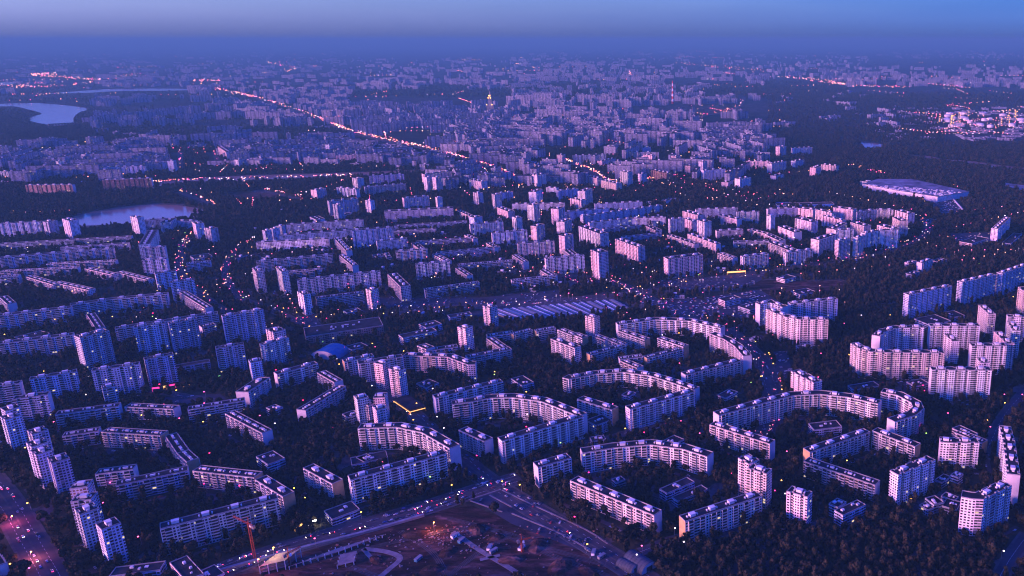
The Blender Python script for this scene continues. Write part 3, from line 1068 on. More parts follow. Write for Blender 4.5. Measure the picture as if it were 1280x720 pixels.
for (hgt, tw, shp, noun, rl, lm), L_ in grp.items():
    L_.sort(key=lambda e: e[0])
    if noun == 'shopping mall': shp, hgt = 'wide', 'windowless'
    for i, (d, b) in enumerate(L_):
        a = f"{hgt} {tw} {shp} {noun} {rl} the {lm}"
        if len(L_) > 1: a = f"{hgt} {tw} {shp} {noun}, {ORD[i]} {rl} the {lm}"
        tag(b['root'], a, {'apartment_tower':'tower block','apartment_block':'apartment block','apartment_house':'apartment house','low_building':'low building','shopping_mall':'shopping mall'}[b['name']],
            {'apartment_tower':'apartment towers of the housing estates','apartment_block':'slab blocks of the housing estates','apartment_house':'low apartment houses in the courtyards','low_building':'low public buildings between the estates','shopping_mall':None}[b['name']])
# ---------------------------------------------------------------- ground, water, roads
def cat(pts, k=6):
    """smooth a polyline (Catmull-Rom)"""
    P = [Vector(p) for p in pts]; P = [P[0]*2-P[1]]+P+[P[-1]*2-P[-2]]; out = []
    for i in range(1, len(P)-2):
        for j in range(k):
            t = j/k; a, b, c, d = P[i-1:i+3]
            out.append(.5*((2*b)+(c-a)*t+(2*a-5*b+4*c-d)*t*t+(3*b-a-3*c+d)*t**3))
    out.append(P[-2]); return out
def ribbon(mb, line, w0, w1, z, mi=0):
    """flat strip between lateral offsets w0 and w1 of a ground polyline"""
    L = []
    for i, p in enumerate(line):
        d = (line[min(i+1, len(line)-1)]-line[max(i-1, 0)]); d.normalize(); n = Vector((-d.y, d.x)); L.append((p+n*w0, p+n*w1))
    for i in range(len(L)-1):
        a, b = L[i], L[i+1]
        mb.quad((a[1].x,a[1].y,z),(a[0].x,a[0].y,z),(b[0].x,b[0].y,z),(b[1].x,b[1].y,z), mi)
    return L
def kerbbox(mb, line, w0, w1, z0, z1):
    L = ribbon(mb, line, w0, w1, z1)
    for i in range(len(L)-1):
        a, b = L[i], L[i+1]
        for k in (0, 1): mb.quad((a[k].x,a[k].y,z0),(b[k].x,b[k].y,z0),(b[k].x,b[k].y,z1),(a[k].x,a[k].y,z1))
g = MB(); xs = [-90000,-40000,-20000,-10000,-5000,-2500,-1200,0,1200,2500,5000,10000,20000,40000,90000]
ys = [-3000,0,500,1000,1500,2000,3000,4500,7000,11000,18000,30000,50000,95000]
gv = [(x, y, 0) for y in ys for x in xs]; nx = len(xs)
g.v = gv; g.f = [(j*nx+i, j*nx+i+1, (j+1)*nx+i+1, (j+1)*nx+i) for j in range(len(ys)-1) for i in range(nx-1)]
g.mi = [0]*len(g.f); g.uv = [[(0,0)]*4]*len(g.f)
tag(build(g, 'ground', M['ground']), 'dark ground of grass and yards between the housing estates', None, None, 'structure')
def gpoly(name, pts, z, mat, dense=True, label=None):
    W = [gp(x, y) for x, y in pts]
    P = cat(W+[W[0]], 4)[:-1] if dense else [Vector(p) for p in W]
    mb = MB(); mb.poly([(p.x, p.y, z) for p in P]); rast([(p.x, p.y) for p in P])
    me = mb.mesh(name, [mat]); o = link(name, me)
    tag(o, label, None, None, 'structure'); return o
for nme, pts in WATER+[(0, None)]:
    if pts is None: break
    for k in range(1, 6): rast([(gp(x, y)[0], gp(x, y)[1]-9*k) for x, y in pts])
    gpoly(nme, pts, .35, M['water'], True, {'lake':'pale lake at the far left','pond':'still pond among the trees','river':'narrow river reflecting the sky'}[nme])
# far river banks read as a light path round the pond
ROADLINES = []
for i, (nme, w, pts) in enumerate(ROADS):
    line = cat([gp(x, y) for x, y in pts], 10); ROADLINES.append((nme, w, line))
    zz = .10+.012*(i % 12)
    r = MB(); ribbon(r, line, -w/2, w/2, zz)
    tag(build(r, nme, M['asphalt']), f'{nme} of dark asphalt', None, None, 'structure')
    pv = MB(); pw = 2.2
    kerbbox(pv, line, w/2, w/2+pw, 0, zz+.13); kerbbox(pv, line, -w/2-pw, -w/2, 0, zz+.13)
    if w > 18: kerbbox(pv, line, -.8, .8, 0, zz+.14)
    tag(build(pv, 'pavement', M['paving']), None, None, None, 'structure')
    mk = MB(); 
    for off in ([-w/4-.1, w/4-.1] if w > 18 else [0]):
        k = 0
        for a, b in zip(line[:-1], line[1:]):
            L = (b-a).length; d = (b-a)/max(L, .01); n = Vector((-d.y, d.x)); s = 0
            while s < L-4:
                p = a+d*s+n*off; q = p+d*4; mk.quad((p.x,p.y,zz+.012),(p.x+n.x*.2,p.y+n.y*.2,zz+.012),(q.x+n.x*.2,q.y+n.y*.2,zz+.012),(q.x,q.y,zz+.012)); s += 12
    if mk.f: tag(build(mk, 'road_markings', M['paint']), None, None, None, 'structure')
    for a, b in zip(line[:-1], line[1:]):
        d = (b-a).normalized(); n = Vector((-d.y, d.x))*(w/2+1.5); rast([a+n, b+n, b-n, a-n] if True else None)
for i, (nme, w, pts) in enumerate(FARROADS):
    line = cat([gp(x, y) for x, y in pts], 8)
    r = MB(); ribbon(r, line, -w/2, w/2, .6)
    tag(build(r, 'highway', M['asphalt']), 'distant highway', None, None, 'structure')
    for a, b in zip(line[:-1], line[1:]):
        d = (b-a).normalized(); n = Vector((-d.y, d.x))*(w/2+8)
        for k in range(5): rast([q-Vector((0, 8*k)) for q in (a+n, b+n, b-n, a-n)])
# car parks and yards
LOTS = [[(586,622),(628,612),(760,684),(735,692),(640,655)], [(795,378),(870,372),(905,385),(880,400),(850,392)], [(200,497),(275,492),(290,505),(215,510)],
        [(440,455),(500,445),(520,470),(470,480)], [(560,394),(700,374),(770,374),(790,384),(700,398),(600,402)], [(880,372),(950,362),(975,378),(930,402),(900,400)],
        [(810,352),(900,345),(960,345),(930,362),(850,366)], [(965,440),(985,438),(990,470),(970,478)], [(1185,292),(1240,290),(1240,306),(1195,306)],
        [(400,372),(600,372),(700,362),(700,374),(560,386),(420,385)], [(1122,246),(1160,251),(1190,250),(1205,265),(1176,269),(1156,255)]]
for i, p in enumerate(LOTS): gpoly('car_park', p, .06+.006*i, M['lot'], False, 'asphalt car park')
PL = [(930,355),(960,350),(1010,352),(1055,352),(1050,362),(1000,368),(950,368)]
gpoly('cleared_ground', PL, .05, M['earth'], True, 'bare cleared ground by the avenue')
gpoly('sports_ground', [(270,245),(300,240),(345,243),(350,250),(300,253)], .05, M['earth'], True, 'pinkish open field by the river')
SITE = [(250,730),(320,702),(400,680),(470,662),(560,636),(590,632),(640,652),(740,694),(800,712),(840,735)]
gpoly('building_site_ground', SITE, .05, M['earth'], False, 'churned reddish earth of the building site')
# concrete haul road and loop on the site
for pts, w in (([(566,665),(600,688),(640,712),(665,730)], 5.0), ([(455,686),(484,690),(500,698),(486,712),(474,722)], 5.5), ([(454,686),(468,702)], 4), ([(600,700),(625,694)], 4)):
    mb = MB(); kerbbox(mb, cat([gp(x, y) for x, y in pts], 6), -w/2, w/2, 0, .25)
    tag(build(mb, 'haul_path', M['concrete']), 'pale concrete haul road across the building site', None, None, 'structure')
# light fence-like conveyor strip along the avenue beside the site
mb = MB(); ln = cat([gp(x, y) for x, y in [(262,718),(320,702),(390,683),(450,668),(520,648),(530,645)]], 6)
kerbbox(mb, ln, -1.6, 1.6, 0, 2.4)
tag(build(mb, 'site_fence', M['metal']), 'pale hoarding between the avenue and the building site', 'fence')
# parking-lot light walls (lower middle)
for pts in ([(588,626),(628,640)], [(612,619),(640,634)], [(628,613),(672,634),(732,662),(760,680)], [(640,642),(700,667),(738,688)], [(586,625),(626,612)]):
    mb = MB(); kerbbox(mb, cat([gp(x, y) for x, y in pts], 3), -.8, .8, 0, .5)
    tag(build(mb, 'kerb', M['concrete']), 'pale kerb dividing the big car park', None, None, 'structure')
# path round the pond
mb = MB(); ribbon(mb, cat([gp(x, y) for x, y in [(0,270),(40,275),(95,272),(135,257),(175,252),(225,253),(290,260)]], 6), -3, 3, .3)
tag(build(mb, 'path', M['paving']), 'pale path round the pond', None, None, 'structure')
mb = MB(); ribbon(mb, cat([gp(x, y) for x, y in [(320,219),(400,216.5),(520,212.5),(545,212)]], 6), -5, 5, .5); ribbon(mb, cat([gp(x, y) for x, y in [(1205,226),(1180,232),(1206,265)]], 4), -4, 4, .3)
tag(build(mb, 'embankment', M['paving']), 'pale embankment path', None, None, 'structure')

for i, ln_ in enumerate(LANES):
    if len(ln_) < 2: continue
    mb = MB(); L = ribbon(mb, ln_, -2.6, 2.6, .07+.004*(i % 6)); 
    tag(build(mb, 'yard_lane', M['asphalt']), None, None, None, 'structure')
    for a, b in zip(ln_[:-1], ln_[1:]):
        if (b-a).length < 1: continue
        n = Vector((-(b-a).y, (b-a).x)).normalized()*3; rast([a+n, b+n, b-n, a-n])

for a in ([(1071,234),(1110,243),(1156,254),(1174,271),(1206,266),(1190,246)],): rast([gp(*p) for p in a], 20)

# wheel tracks and trampled strips across the building site
rt_ = random.Random(31); TR_ = MB()
for pts in ([(300,716),(400,700),(500,676),(600,660),(700,690),(790,716)],[(420,702),(470,720),(520,735)],[(560,648),(620,664),(690,694),(760,720)],[(500,664),(540,690),(560,722)],[(640,668),(600,690),(560,720)]):
    ln_ = cat([gp(x, y) for x, y in pts], 8)
    for o_ in (-2.4, -.9, .9, 2.4): ribbon(TR_, ln_, o_-.35, o_+.35, .085)
tag(build(TR_, 'wheel_tracks', M['paving']), 'faint wheel tracks across the reddish site', None, None, 'structure')
# ---------------------------------------------------------------- single landmarks
def garage_row(a, b, w, col, lab):
    A, B = Vector(gp(*a)), Vector(gp(*b)); d = (B-A); L = d.length; ang = math.atan2(d.y, d.x); c = (A+B)/2; org = (c.x, c.y, 0)
    r = thing('garage_row', org)
    m = MB(); m.box((c.x, c.y, 0), (L, w, 2.6), ang); build(m, 'wall', M['concrete'], r, org)
    m = MB(); m.box((c.x, c.y, 2.6), (L+.6, w+.6, .35), ang, 0, True); ro = build(m, 'roof', M[col], r, org)
    m = MB(); m.box((c.x, c.y, 2.95), (L, .7, .35), ang); build(m, 'ridge_cap', M['white' if random.random() < .5 else 'metal'], ro, org)
    tag(r, lab, 'garage row', 'parallel rows of garages above the middle courtyards')
    n = Vector((-d.y, d.x)).normalized()*w/2; rast([A+n, B+n, B-n, A-n], 3)
for k in range(17):
    t = k/16; x0 = 612+t*152; x1 = 640+t*142
    y0 = 389-t*13; y1 = 402-t*12
    lab = 'long garage row with bluish roof, ' + (['first', 'second', 'third', 'fourth', 'fifth', 'sixth', 'seventh', 'eighth', 'ninth', 'tenth', 'eleventh', 'twelfth', 'thirteenth', 'fourteenth', 'fifteenth', 'sixteenth', 'seventeenth'][k]) + ' from the left of the parallel rows'
    garage_row((x0, y0), (x1+8, y1), 7.5, 'bluemetal' if k % 3 != 1 else 'metal', lab)
# barrel roofed sheds
def barrel(a, b, w, hgt, lab, mat='metal', name='barrel_shed', cat_='shed'):
    A, B = Vector(gp(*a)), Vector(gp(*b)); d = B-A; L = d.length; d.normalize(); n = Vector((-d.y, d.x)); c = (A+B)/2; org = (c.x, c.y, 0)
    r = thing(name, org); m = MB(); K = 14; m2 = MB()
    arc = [(math.cos(PI-PI*i/K)*w/2, math.sin(PI*i/K)*hgt) for i in range(K+1)]
    for i in range(K):
        (p, z), (q, y) = arc[i], arc[i+1]
        for s in range(6):
            S, T = A+d*L*s/6, A+d*L*(s+1)/6
            m.quad((S.x+n.x*p,S.y+n.y*p,z),(T.x+n.x*p,T.y+n.y*p,z),(T.x+n.x*q,T.y+n.y*q,y),(S.x+n.x*q,S.y+n.y*q,y))
    for s in range(7):   # ribs
        S = A+d*L*s/6
        for i in range(K):
            (p, z), (q, y) = arc[i], arc[i+1]; e = 1.02
            m.tube((S.x+n.x*p*e,S.y+n.y*p*e,z*e),(S.x+n.x*q*e,S.y+n.y*q*e,y*e), .18, n=4)
    build(m, 'roof', M[mat], r, org)
    for S, s_ in ((A, 1), (B, -1)): m2.poly([(S.x+n.x*p+d.x*.2*s_, S.y+n.y*p+d.y*.2*s_, z*.98) for p, z in (arc if s_ > 0 else arc[::-1])])
    build(m2, 'end_wall', M['plainwall'], r, org)
    m3 = MB(); q = B-d*.0; m3.box((q.x, q.y, 0), (.3, w*.35, hgt*.6), math.atan2(d.y, d.x)); build(m3, 'door', M['glass'], r, org)
    tag(r, lab, cat_); rast([A+n*w/2, B+n*w/2, B-n*w/2, A-n*w/2], 5)
barrel((787,698), (812,714), 19, 8.5, 'larger ribbed metal barrel-roofed shed by the car park', 'shedmetal')
barrel((775,704), (795,714), 12, 6, 'smaller ribbed metal barrel-roofed shed beside the larger one', 'shedmetal')
barrel((404,449), (422,439), 44, 13, 'blue domed arched sports hall beside the dark mall', 'bluemetal', 'arched_hall', 'sports hall')
def flat_hall(pts, h, lab, name='warehouse', cat_='warehouse', roof='metal', wall='white', lights=0):
    W = [Vector(gp(x, y, h)) for x, y in pts]
    ar = sum(W[i].x*W[(i+1) % len(W)].y-W[(i+1) % len(W)].x*W[i].y for i in range(len(W)))
    if ar < 0: W = W[::-1]
    c = sum(W, Vector((0, 0)))/len(W); org = (c.x, c.y, 0); r = thing(name, org); m = MB()
    for i in range(len(W)):
        a, b = W[i], W[(i+1) % len(W)]; m.quad((a.x,a.y,0),(b.x,b.y,0),(b.x,b.y,h),(a.x,a.y,h), 0, [(0,0),((b-a).length,0),((b-a).length,h),(0,h)])
    build(m, 'wall', M[wall], r, org)
    m = MB(); e = 1.006; m.poly([(c.x+(p.x-c.x)*e, c.y+(p.y-c.y)*e, h+.1) for p in W]); m.poly([(c.x+(p.x-c.x)*e, c.y+(p.y-c.y)*e, h+.8) for p in W])
    for i in range(len(W)):
        a, b = [Vector((c.x+(p.x-c.x)*e, c.y+(p.y-c.y)*e)) for p in (W[i], W[(i+1) % len(W)])]; m.quad((a.x,a.y,h+.1),(b.x,b.y,h+.1),(b.x,b.y,h+.8),(a.x,a.y,h+.8))
    ro = build(m, 'roof', M[roof], r, org)
    rs = random.Random(len(pts)*7+int(pts[0][0])); n = lights
    for i in range(n):
        u, v = rs.random(), rs.random(); p = W[0].lerp(W[1], u).lerp(W[-1].lerp(W[2], u), .1+.8*v)
        m = MB(); m.box((p.x, p.y, h+.8), (rs.uniform(3, 9), rs.uniform(2, 4), 1.6), rs.choice((0, .3))); build(m, 'roof_light', M['white' if i % 2 else 'hut'], ro, org)
    tag(r, lab, cat_); rast(W, 45 if h > 15 else 5); return r
flat_hall([(1078,230),(1097,224),(1140,224),(1211,239.5),(1172,246),(1120,238)], 16.5, 'vast flat white warehouse among dark woods on the right', lights=150, roof='halldeck', wall='hut')
flat_hall([(970,253),(1040,255),(1043,259),(972,257)], 9, 'long low depot with bluish roof above the ring estate', 'depot', 'depot', 'bluemetal')
flat_hall([(1257,229),(1290,233),(1290,240),(1257,234)], 12, 'long pinkish depot at the right edge', 'depot', 'depot', 'halldeck', 'plainwall')
flat_hall([(491,499),(510,494),(532,508),(512,513)], 5, 'low dark-roofed shop with a glowing eave', 'shop', 'shop', 'roof', 'glass')
for a, b in (((491,500),(512,513.5)), ((512,513.5),(532,508.5))):
    A, B = Vector(gp(*a, 4)), Vector(gp(*b, 4)); pass
def sign_strip(a, b, z, hgt, mat, lab):
    A, B = Vector(gp(*a, z)), Vector(gp(*b, z)); c = (A+B)/2; d = B-A; m = MB(); m.box((c.x, c.y, z-hgt/2), (d.length, .5, hgt), math.atan2(d.y, d.x), 0, True)
    m.tube((A.x, A.y, 0), (A.x, A.y, z), .15, n=5); m.tube((B.x, B.y, 0), (B.x, B.y, z), .15, n=5)
    o = build(m, 'lit_sign', M[mat], None, (c.x, c.y, 0)); tag(o, lab, 'lit sign')
sign_strip((492,501.5),(512,515), 4, .7, 'shopsign', 'glowing white eave strip along the left side of the low dark shop')
sign_strip((513,515),(532,510), 4, .8, 'shopsign', 'glowing warm eave strip along the right side of the low dark shop')
sign_strip((190,485.5),(199,484.5), 5, 2.0, 'shoppink', 'glowing pink shop sign, left one under the tall block')
sign_strip((204,483.5),(208,483), 5, 2.0, 'shopsign', 'glowing yellow shop sign between two pink ones')
sign_strip((211,482),(219,480.5), 5, 2.0, 'shoppink', 'glowing pink shop sign right of the yellow one')
sign_strip((229,479.5),(236,478), 5, 2.0, 'shopsign', 'glowing yellow shop sign beside the green one')
sign_strip((237,478),(243,476.5), 5, 2.0, 'shopgreen', 'glowing green shop sign at the right end of the row')
sign_strip((270,471),(276,470), 5, 2.0, 'shopgreen', 'small green sign below the dark tower')
sign_strip((909,340.5),(932,339), 6, 3.0, 'shopsign', 'long glowing orange filling station canopy by the avenue')
sign_strip((368,658.5),(382,654.5), 5, 2.0, 'shopsign', 'glowing yellow shopfront strip below the low market roof')
sign_strip((385,653),(398,649.5), 5, 1.2, 'headlight', 'glowing white shopfront strip below the low market roof')
# tower crane on the site: lattice mast, jib, counter jib
def crane(x, y, hgt, jib, ang, lab):
    X, Y = gp(x, y); r = thing('tower_crane', (X, Y, 0)); org = (X, Y, 0)
    def lattice(a, b, w, n):
        m = MB(); a, b = Vector(a), Vector(b); d = (b-a).normalized(); u = d.orthogonal().normalized(); v = d.cross(u)
        cs = [u*w+v*w, u*w-v*w, -u*w-v*w, -u*w+v*w]
        for c in cs: m.tube(a+c, b+c, .11, n=4)
        for i in range(n):
            p, q = a.lerp(b, i/n), a.lerp(b, (i+1)/n)
            for j in range(4): m.tube(p+cs[j], q+cs[(j+1) % 4], .09, n=3); m.tube(p+cs[j], p+cs[(j+1) % 4], .09, n=3)
        return m
    build(lattice((X,Y,0),(X,Y,hgt), .9, 18), 'mast', M['crane'], r, org)
    d = Vector((math.cos(ang), math.sin(ang), 0)); T = Vector((X, Y, hgt))
    build(lattice(T, T+d*jib, .7, 16), 'jib', M['crane'], r, org)
    cj = build(lattice(T, T-d*jib*.3, .7, 5), 'counter_jib', M['crane'], r, org)
    m = MB(); q = T-d*jib*.3; m.box((q.x, q.y, q.z-2.5), (3, 2, 3), ang, 0, True); build(m, 'counterweight', M['concrete'], cj, org)
    m = MB(); m.tube(T, T+Vector((0,0,7)), .5, .15, n=4); t_ = T+Vector((0,0,7)); m.tube(t_, T+d*jib*.7, .06, n=3); m.tube(t_, T-d*jib*.28, .06, n=3); build(m, 'tie_bar', M['crane'], r, org)
    m = MB(); q = T+Vector((1.6,0,-3)); m.box((q.x,q.y,q.z), (1.8,1.8,2.4), ang, 0, True); build(m, 'cab', M['white'], r, org)
    tag(r, lab, 'crane')
crane(319, 700, 38, 24, 2.6, 'orange lattice tower crane at the edge of the building site')
crane(363, 708, 14, 12, 1.0, 'small orange crane behind the half-built storey')
crane(653, 690, 13, 9, .4, 'small orange crane by the dark pit')
# half-built structure with columns and lit floor
def halfbuilt(pts, st, lab, mat='concrete'):
    A, B, D = [Vector(gp(*p)) for p in pts]; u = B-A; v = D-A; c = A+(u+v)/2; org = (c.x, c.y, 0); r = thing('half_built_block', org); ang = math.atan2(u.y, u.x)
    cu, cv = round(u.length/6), max(2, round(v.length/6)); un, vn = u.normalized(), v.normalized()
    for f in range(st):
        m = MB()
        z = f*3.2+3
        q = [A, A+u, A+u+v, A+v]
        for zz in (z, z+.25): m.poly([(p.x, p.y, zz) for p in q])
        for i in range(4): a, b = q[i], q[(i+1) % 4]; m.quad((a.x,a.y,z),(b.x,b.y,z),(b.x,b.y,z+.25),(a.x,a.y,z+.25))
        build(m, 'floor_slab', M['concrete'], r, org)
    for i in range(cu+1):
        for j in range(cv+1):
            if 0 < i < cu and 0 < j < cv: continue
            p = A+u*i/cu*.98+v*j/cv*.98; m = MB(); hh = st*3.2+random.choice((0, 0, 1.5)); m.box((p.x, p.y, 0), (.7, .7, hh), ang); build(m, 'column', M['hut'], r, org)
    rast([A, A+u, A+u+v, A+v], 4); tag(r, lab, 'half-built block'); return r
halfbuilt([(422,711),(443,706),(426,697)], 1, 'half-built concrete block with open floor beside the long unfinished wing')
halfbuilt([(362,712),(425,693),(421,689.5)], 1, 'long unfinished concrete wing with rows of bare columns')
hb = halfbuilt([(326,720),(358,712),(347,704)], 3, 'floodlit half-built block glowing yellow and pink at the lower edge')
# debris heaps on the site
DEB = {'concrete': MB(), 'rubble': MB()}
for i in range(420):
    k = i % 2; x = random.gauss((548, 560)[k], 34); y = random.gauss((672, 666)[k], 9)
    if random.random() < .5: x, y = random.uniform(400, 760), random.uniform(655, 722)
    X, Y = gp(x, y)
    if y < 655+(560-x)*.12 or taken(X, Y) is False: continue
    s = random.uniform(.4, 1.6); DEB[('concrete', 'rubble')[k]].box((X, Y, 0), (s*random.uniform(.6, 2), s, s*random.uniform(.2, .7)), random.random()*3)
for k, mb in DEB.items(): tag(build(mb, 'rubble', M[k]), f'scattered {"pale concrete" if k == "concrete" else "reddish brick"} rubble on the building site', None, None, 'stuff')
# spoil heaps
for i, (x, y, s) in enumerate([(520,668,9),(560,690,7),(596,662,8),(640,700,8),(700,708,10),(470,700,6),(620,672,6),(672,682,9),(735,714,7),(540,712,8)]):
    X, Y = gp(x, y); r_ = random.Random(i); m = MB(); n = 14; prev = None; V = []
    for k, (rr, hh) in enumerate(((1, 0), (.72, .28), (.42, .46), (.16, .5))):
        V.append([(rr*s*(1+.25*noise.noise(Vector((math.cos(2*PI*j/n)*1.5, math.sin(2*PI*j/n)*1.5, i*3+k*.3))))*math.cos(2*PI*j/n)*1.5, rr*s*(1+.25*noise.noise(Vector((math.sin(2*PI*j/n)*1.5, k*.4, i*2.7))))*math.sin(2*PI*j/n), hh*s*.55*(1+.3*r_.random()*(k > 0))) for j in range(n)])
    for k in range(3):
        for j in range(n): m.quad(V[k][j], V[k][(j+1) % n], V[k+1][(j+1) % n], V[k+1][j])
    m.poly(V[3]); o = link('spoil_heap', m.mesh('spoil_heap', [M['earth']]), None, (X, Y, 0), i*1.1)
    tag(o, 'low heap of reddish spoil on the building site', 'spoil heap', 'spoil heaps on the building site')
# site cabins
for i, (x, y, c) in enumerate([(569,671,'white'),(577,677,'bluemetal'),(612,686,'white'),(617,690,'metal'),(652,686,'white'),(742,692,'white'),(752,697,'metal'),(523,700,'bluemetal')]):
    X, Y = gp(x, y); r = thing('site_cabin', (X, Y, 0), .9+.3*(i % 3)); o = (0,0,0)
    m = MB(); m.box((0,0,.3), (8, 3, 2.6)); build(m, 'body', M[c], r); m = MB(); m.box((0,0,2.9), (8.4, 3.4, .25), 0, 0, True); build(m, 'roof', M['metal'], r)
    m = MB(); m.box((-2,-1.52,1.2), (1.4,.06,1)); build(m, 'window', M['glass'], r); m = MB(); m.box((2,-1.52,.3), (1,.06,2)); build(m, 'door', M['glass'], r)
    tag(r, ['white site cabin at the head of the haul road','blue site cabin next to the white one','white site cabin halfway down the haul road','grey cabin by the haul road junction','white cabin by the small crane','white cabin at the foot of the big car park','grey cabin beside the sheds','lone blue cabin at the bottom of the site'][i], 'cabin')
# striped chimney mast far off, and the lit church-like spire
def mast():
    X, Y = gp(841, 130); r = thing('chimney', (X, Y, 0)); n = 9; hh = 170
    for i in range(n):
        m = MB(); m.tube((X,Y,hh*i/n),(X,Y,hh*(i+1)/n), 9-6*i/n, 9-6*(i+1)/n, n=10, cap=i == n-1); build(m, 'stripe_band', M['red' if i % 2 == 0 else 'white'], r, (X, Y, 0))
    tag(r, 'tall red and white striped chimney beyond the towers', 'chimney')
mast()
def spire():
    X, Y = gp(614, 138); r = thing('high_rise', (X, Y, 0)); o = (X, Y, 0)
    m = MB(); m.box((X,Y,0),(50,40,36)); build(m,'base',M['halldeck'],r,o); m = MB(); m.box((X,Y,36),(24,24,44)); build(m,'body',M['halldeck'],r,o)
    m = MB(); m.tube((X,Y,80),(X,Y,130),9,1,n=8); build(m,'spire',M['parapet'],r,o)
    m = MB()
    for z, w in ((37, 48), (81, 22), (96, 10)): m.box((X-w/2,Y-14,z),(4,3,6)); m.box((X+w/4,Y-14,z),(4,3,6))
    build(m,'floodlight',M['lamp_yellow'],r,o); tag(r,'spired high-rise lit with warm lamps far beyond the river','high-rise')
spire()
# refinery on the far right: tanks, columns, flares and pipes
def refinery():
    for i in range(26):
        x = random.uniform(1170, 1283); y = random.uniform(142, 160); X, Y = gp(x, y); r = thing('storage_tank', (X, Y, 0)); rr = random.uniform(14, 26)
        m = MB(); m.tube((0,0,0),(0,0,14), rr, n=16); build(m,'shell',M['hut'],r); m = MB(); m.tube((0,0,14),(0,0,18), rr, 1, n=16); build(m,'roof',M['hut'],r)
        tag(r, 'white cylindrical storage tank in the far refinery', 'tank', 'white storage tanks of the refinery')
    for i in range(16):
        x = random.choice((1180, 1195, 1205, 1258, 1265)); x += random.uniform(-8, 8); X, Y = gp(x, random.uniform(148, 160)); r = thing('process_column', (X, Y, 0)); hh = random.uniform(30, 75)
        m = MB(); m.tube((0,0,0),(0,0,hh), 3.2, 2.6, n=8); build(m,'column',M['metal'],r)
        for z in (.35, .65, .98): m = MB(); m.tube((0,0,hh*z),(0,0,hh*z+1), 4.6, n=8); m.ball((4.5,0,hh*z+2), 2.0, 1); build(m,'platform',[M['metal'], M['lamp_yellow']],r)
        tag(r, 'slender lit steel column in the far refinery', 'process column', 'lit steel columns of the refinery')
refinery()
# bridge over the far lake
X0, Y0 = gp(60, 157); X1, Y1 = gp(94, 155); r = thing('bridge', (X0, Y0, 0)); m = MB(); d = Vector((X1-X0, Y1-Y0)); m.box(((X0+X1)/2,(Y0+Y1)/2,6),(d.length,14,3),math.atan2(d.y,d.x),0,True); build(m,'deck',M['roof'],r,(X0,Y0,0))
for i in range(9): t = (i+.5)/9; m = MB(); m.box((X0+d.x*t,Y0+d.y*t,0),(5,12,6)); build(m,'pier',M['concrete'],r,(X0,Y0,0))
tag(r, 'long low bridge on piers over the far lake', 'bridge')
# ---------------------------------------------------------------- the far city: one mass of blocks past the nearest 300
def near_line(x, y, up, side=0):
    """within `up` sheet pixels in front of a highway or water edge"""
    for n_, w_, P in FARROADS:
        for (ax, ay), (bx, by) in zip(P[:-1], P[1:]):
            if min(ax, bx)-2 <= x <= max(ax, bx)+2:
                t_ = (x-ax)/(bx-ax) if bx != ax else .5; yy = ay+(by-ay)*max(0, min(1, t_))
                if abs(ax-bx) < 12: 
                    if min(ay, by)-1 < y < max(ay, by)+up: return True
                elif -1.2 < y-yy < up: return True
    for n_, P in WATER:
        xs_ = [p[0] for p in P]; ys_ = [p[1] for p in P]
        if n_ == 'river':
            for (ax, ay), (bx, by) in zip(P, P[1:]+P[:1]):
                if min(ax, bx) <= x <= max(ax, bx) and bx != ax:
                    yy = ay+(by-ay)*(x-ax)/(bx-ax)
                    if -1 < y-yy < up: return True
        elif min(xs_) < x < max(xs_) and min(ys_) < y < max(ys_)+up: 
            k = False
            for (ax, ay), (bx, by) in zip(P, P[1:]+P[:1]):
                for dy in (0, up*.5, up):
                    if min(ax, bx) <= x <= max(ax, bx) and bx != ax and -1 < y-(ay+(by-ay)*(x-ax)/(bx-ax)) < up: k = True
            if k: return True
    return False
def far_city():
    mb = {'slab': MB(), 'tower': MB()}; rs = random.Random(3); cols = {}
    for (x0, x1, y0, y1, n, s0, s1) in FAR:
        base = rs.uniform(-.3, .5)
        for k in range(n):
            x = rs.uniform(x0, x1); y = y0+(y1-y0)*rs.random()**.9
            if y < 56: continue
            if near_line(x, y, 2.5+34*mscale(y)): continue
            X, Y = gp(x, y)
            if taken(X, Y) or taken(X+9, Y) or taken(X-9, Y) or taken(X, Y+9) or taken(X, Y-9): continue
            if noise.noise(Vector((X*.0013, Y*.0006, 3))) < -.27 and s1 > 6: continue
            st = rs.randint(s0, s1)+(3 if s1 > 12 and y > 112 else 0); tw = rs.random() < .45 or s1 < 6
            L = rs.uniform(24, 42) if tw else rs.uniform(60, 175); D = rs.uniform(14, 24)
            if s1 < 6: L = rs.uniform(20, 110) if Y > 3600 else rs.uniform(12, 34); D = rs.uniform(15, 50) if Y > 3600 else rs.uniform(8, 14)
            a = base+rs.choice((0, PI/2))+rs.gauss(0, .08); h = st*3+1
            key = 'tower' if tw else 'slab'; mi = rs.choice((0, 0, 0, 2, 2, 3))
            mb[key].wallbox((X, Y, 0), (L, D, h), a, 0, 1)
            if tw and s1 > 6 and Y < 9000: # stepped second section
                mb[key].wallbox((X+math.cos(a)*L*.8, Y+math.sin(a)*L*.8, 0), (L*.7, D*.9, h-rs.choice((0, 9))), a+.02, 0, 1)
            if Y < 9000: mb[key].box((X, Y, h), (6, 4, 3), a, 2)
    for k, m in mb.items():
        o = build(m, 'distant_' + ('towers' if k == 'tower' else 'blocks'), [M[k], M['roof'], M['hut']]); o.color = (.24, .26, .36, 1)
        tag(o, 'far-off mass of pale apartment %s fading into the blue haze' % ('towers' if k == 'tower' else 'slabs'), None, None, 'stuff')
far_city()
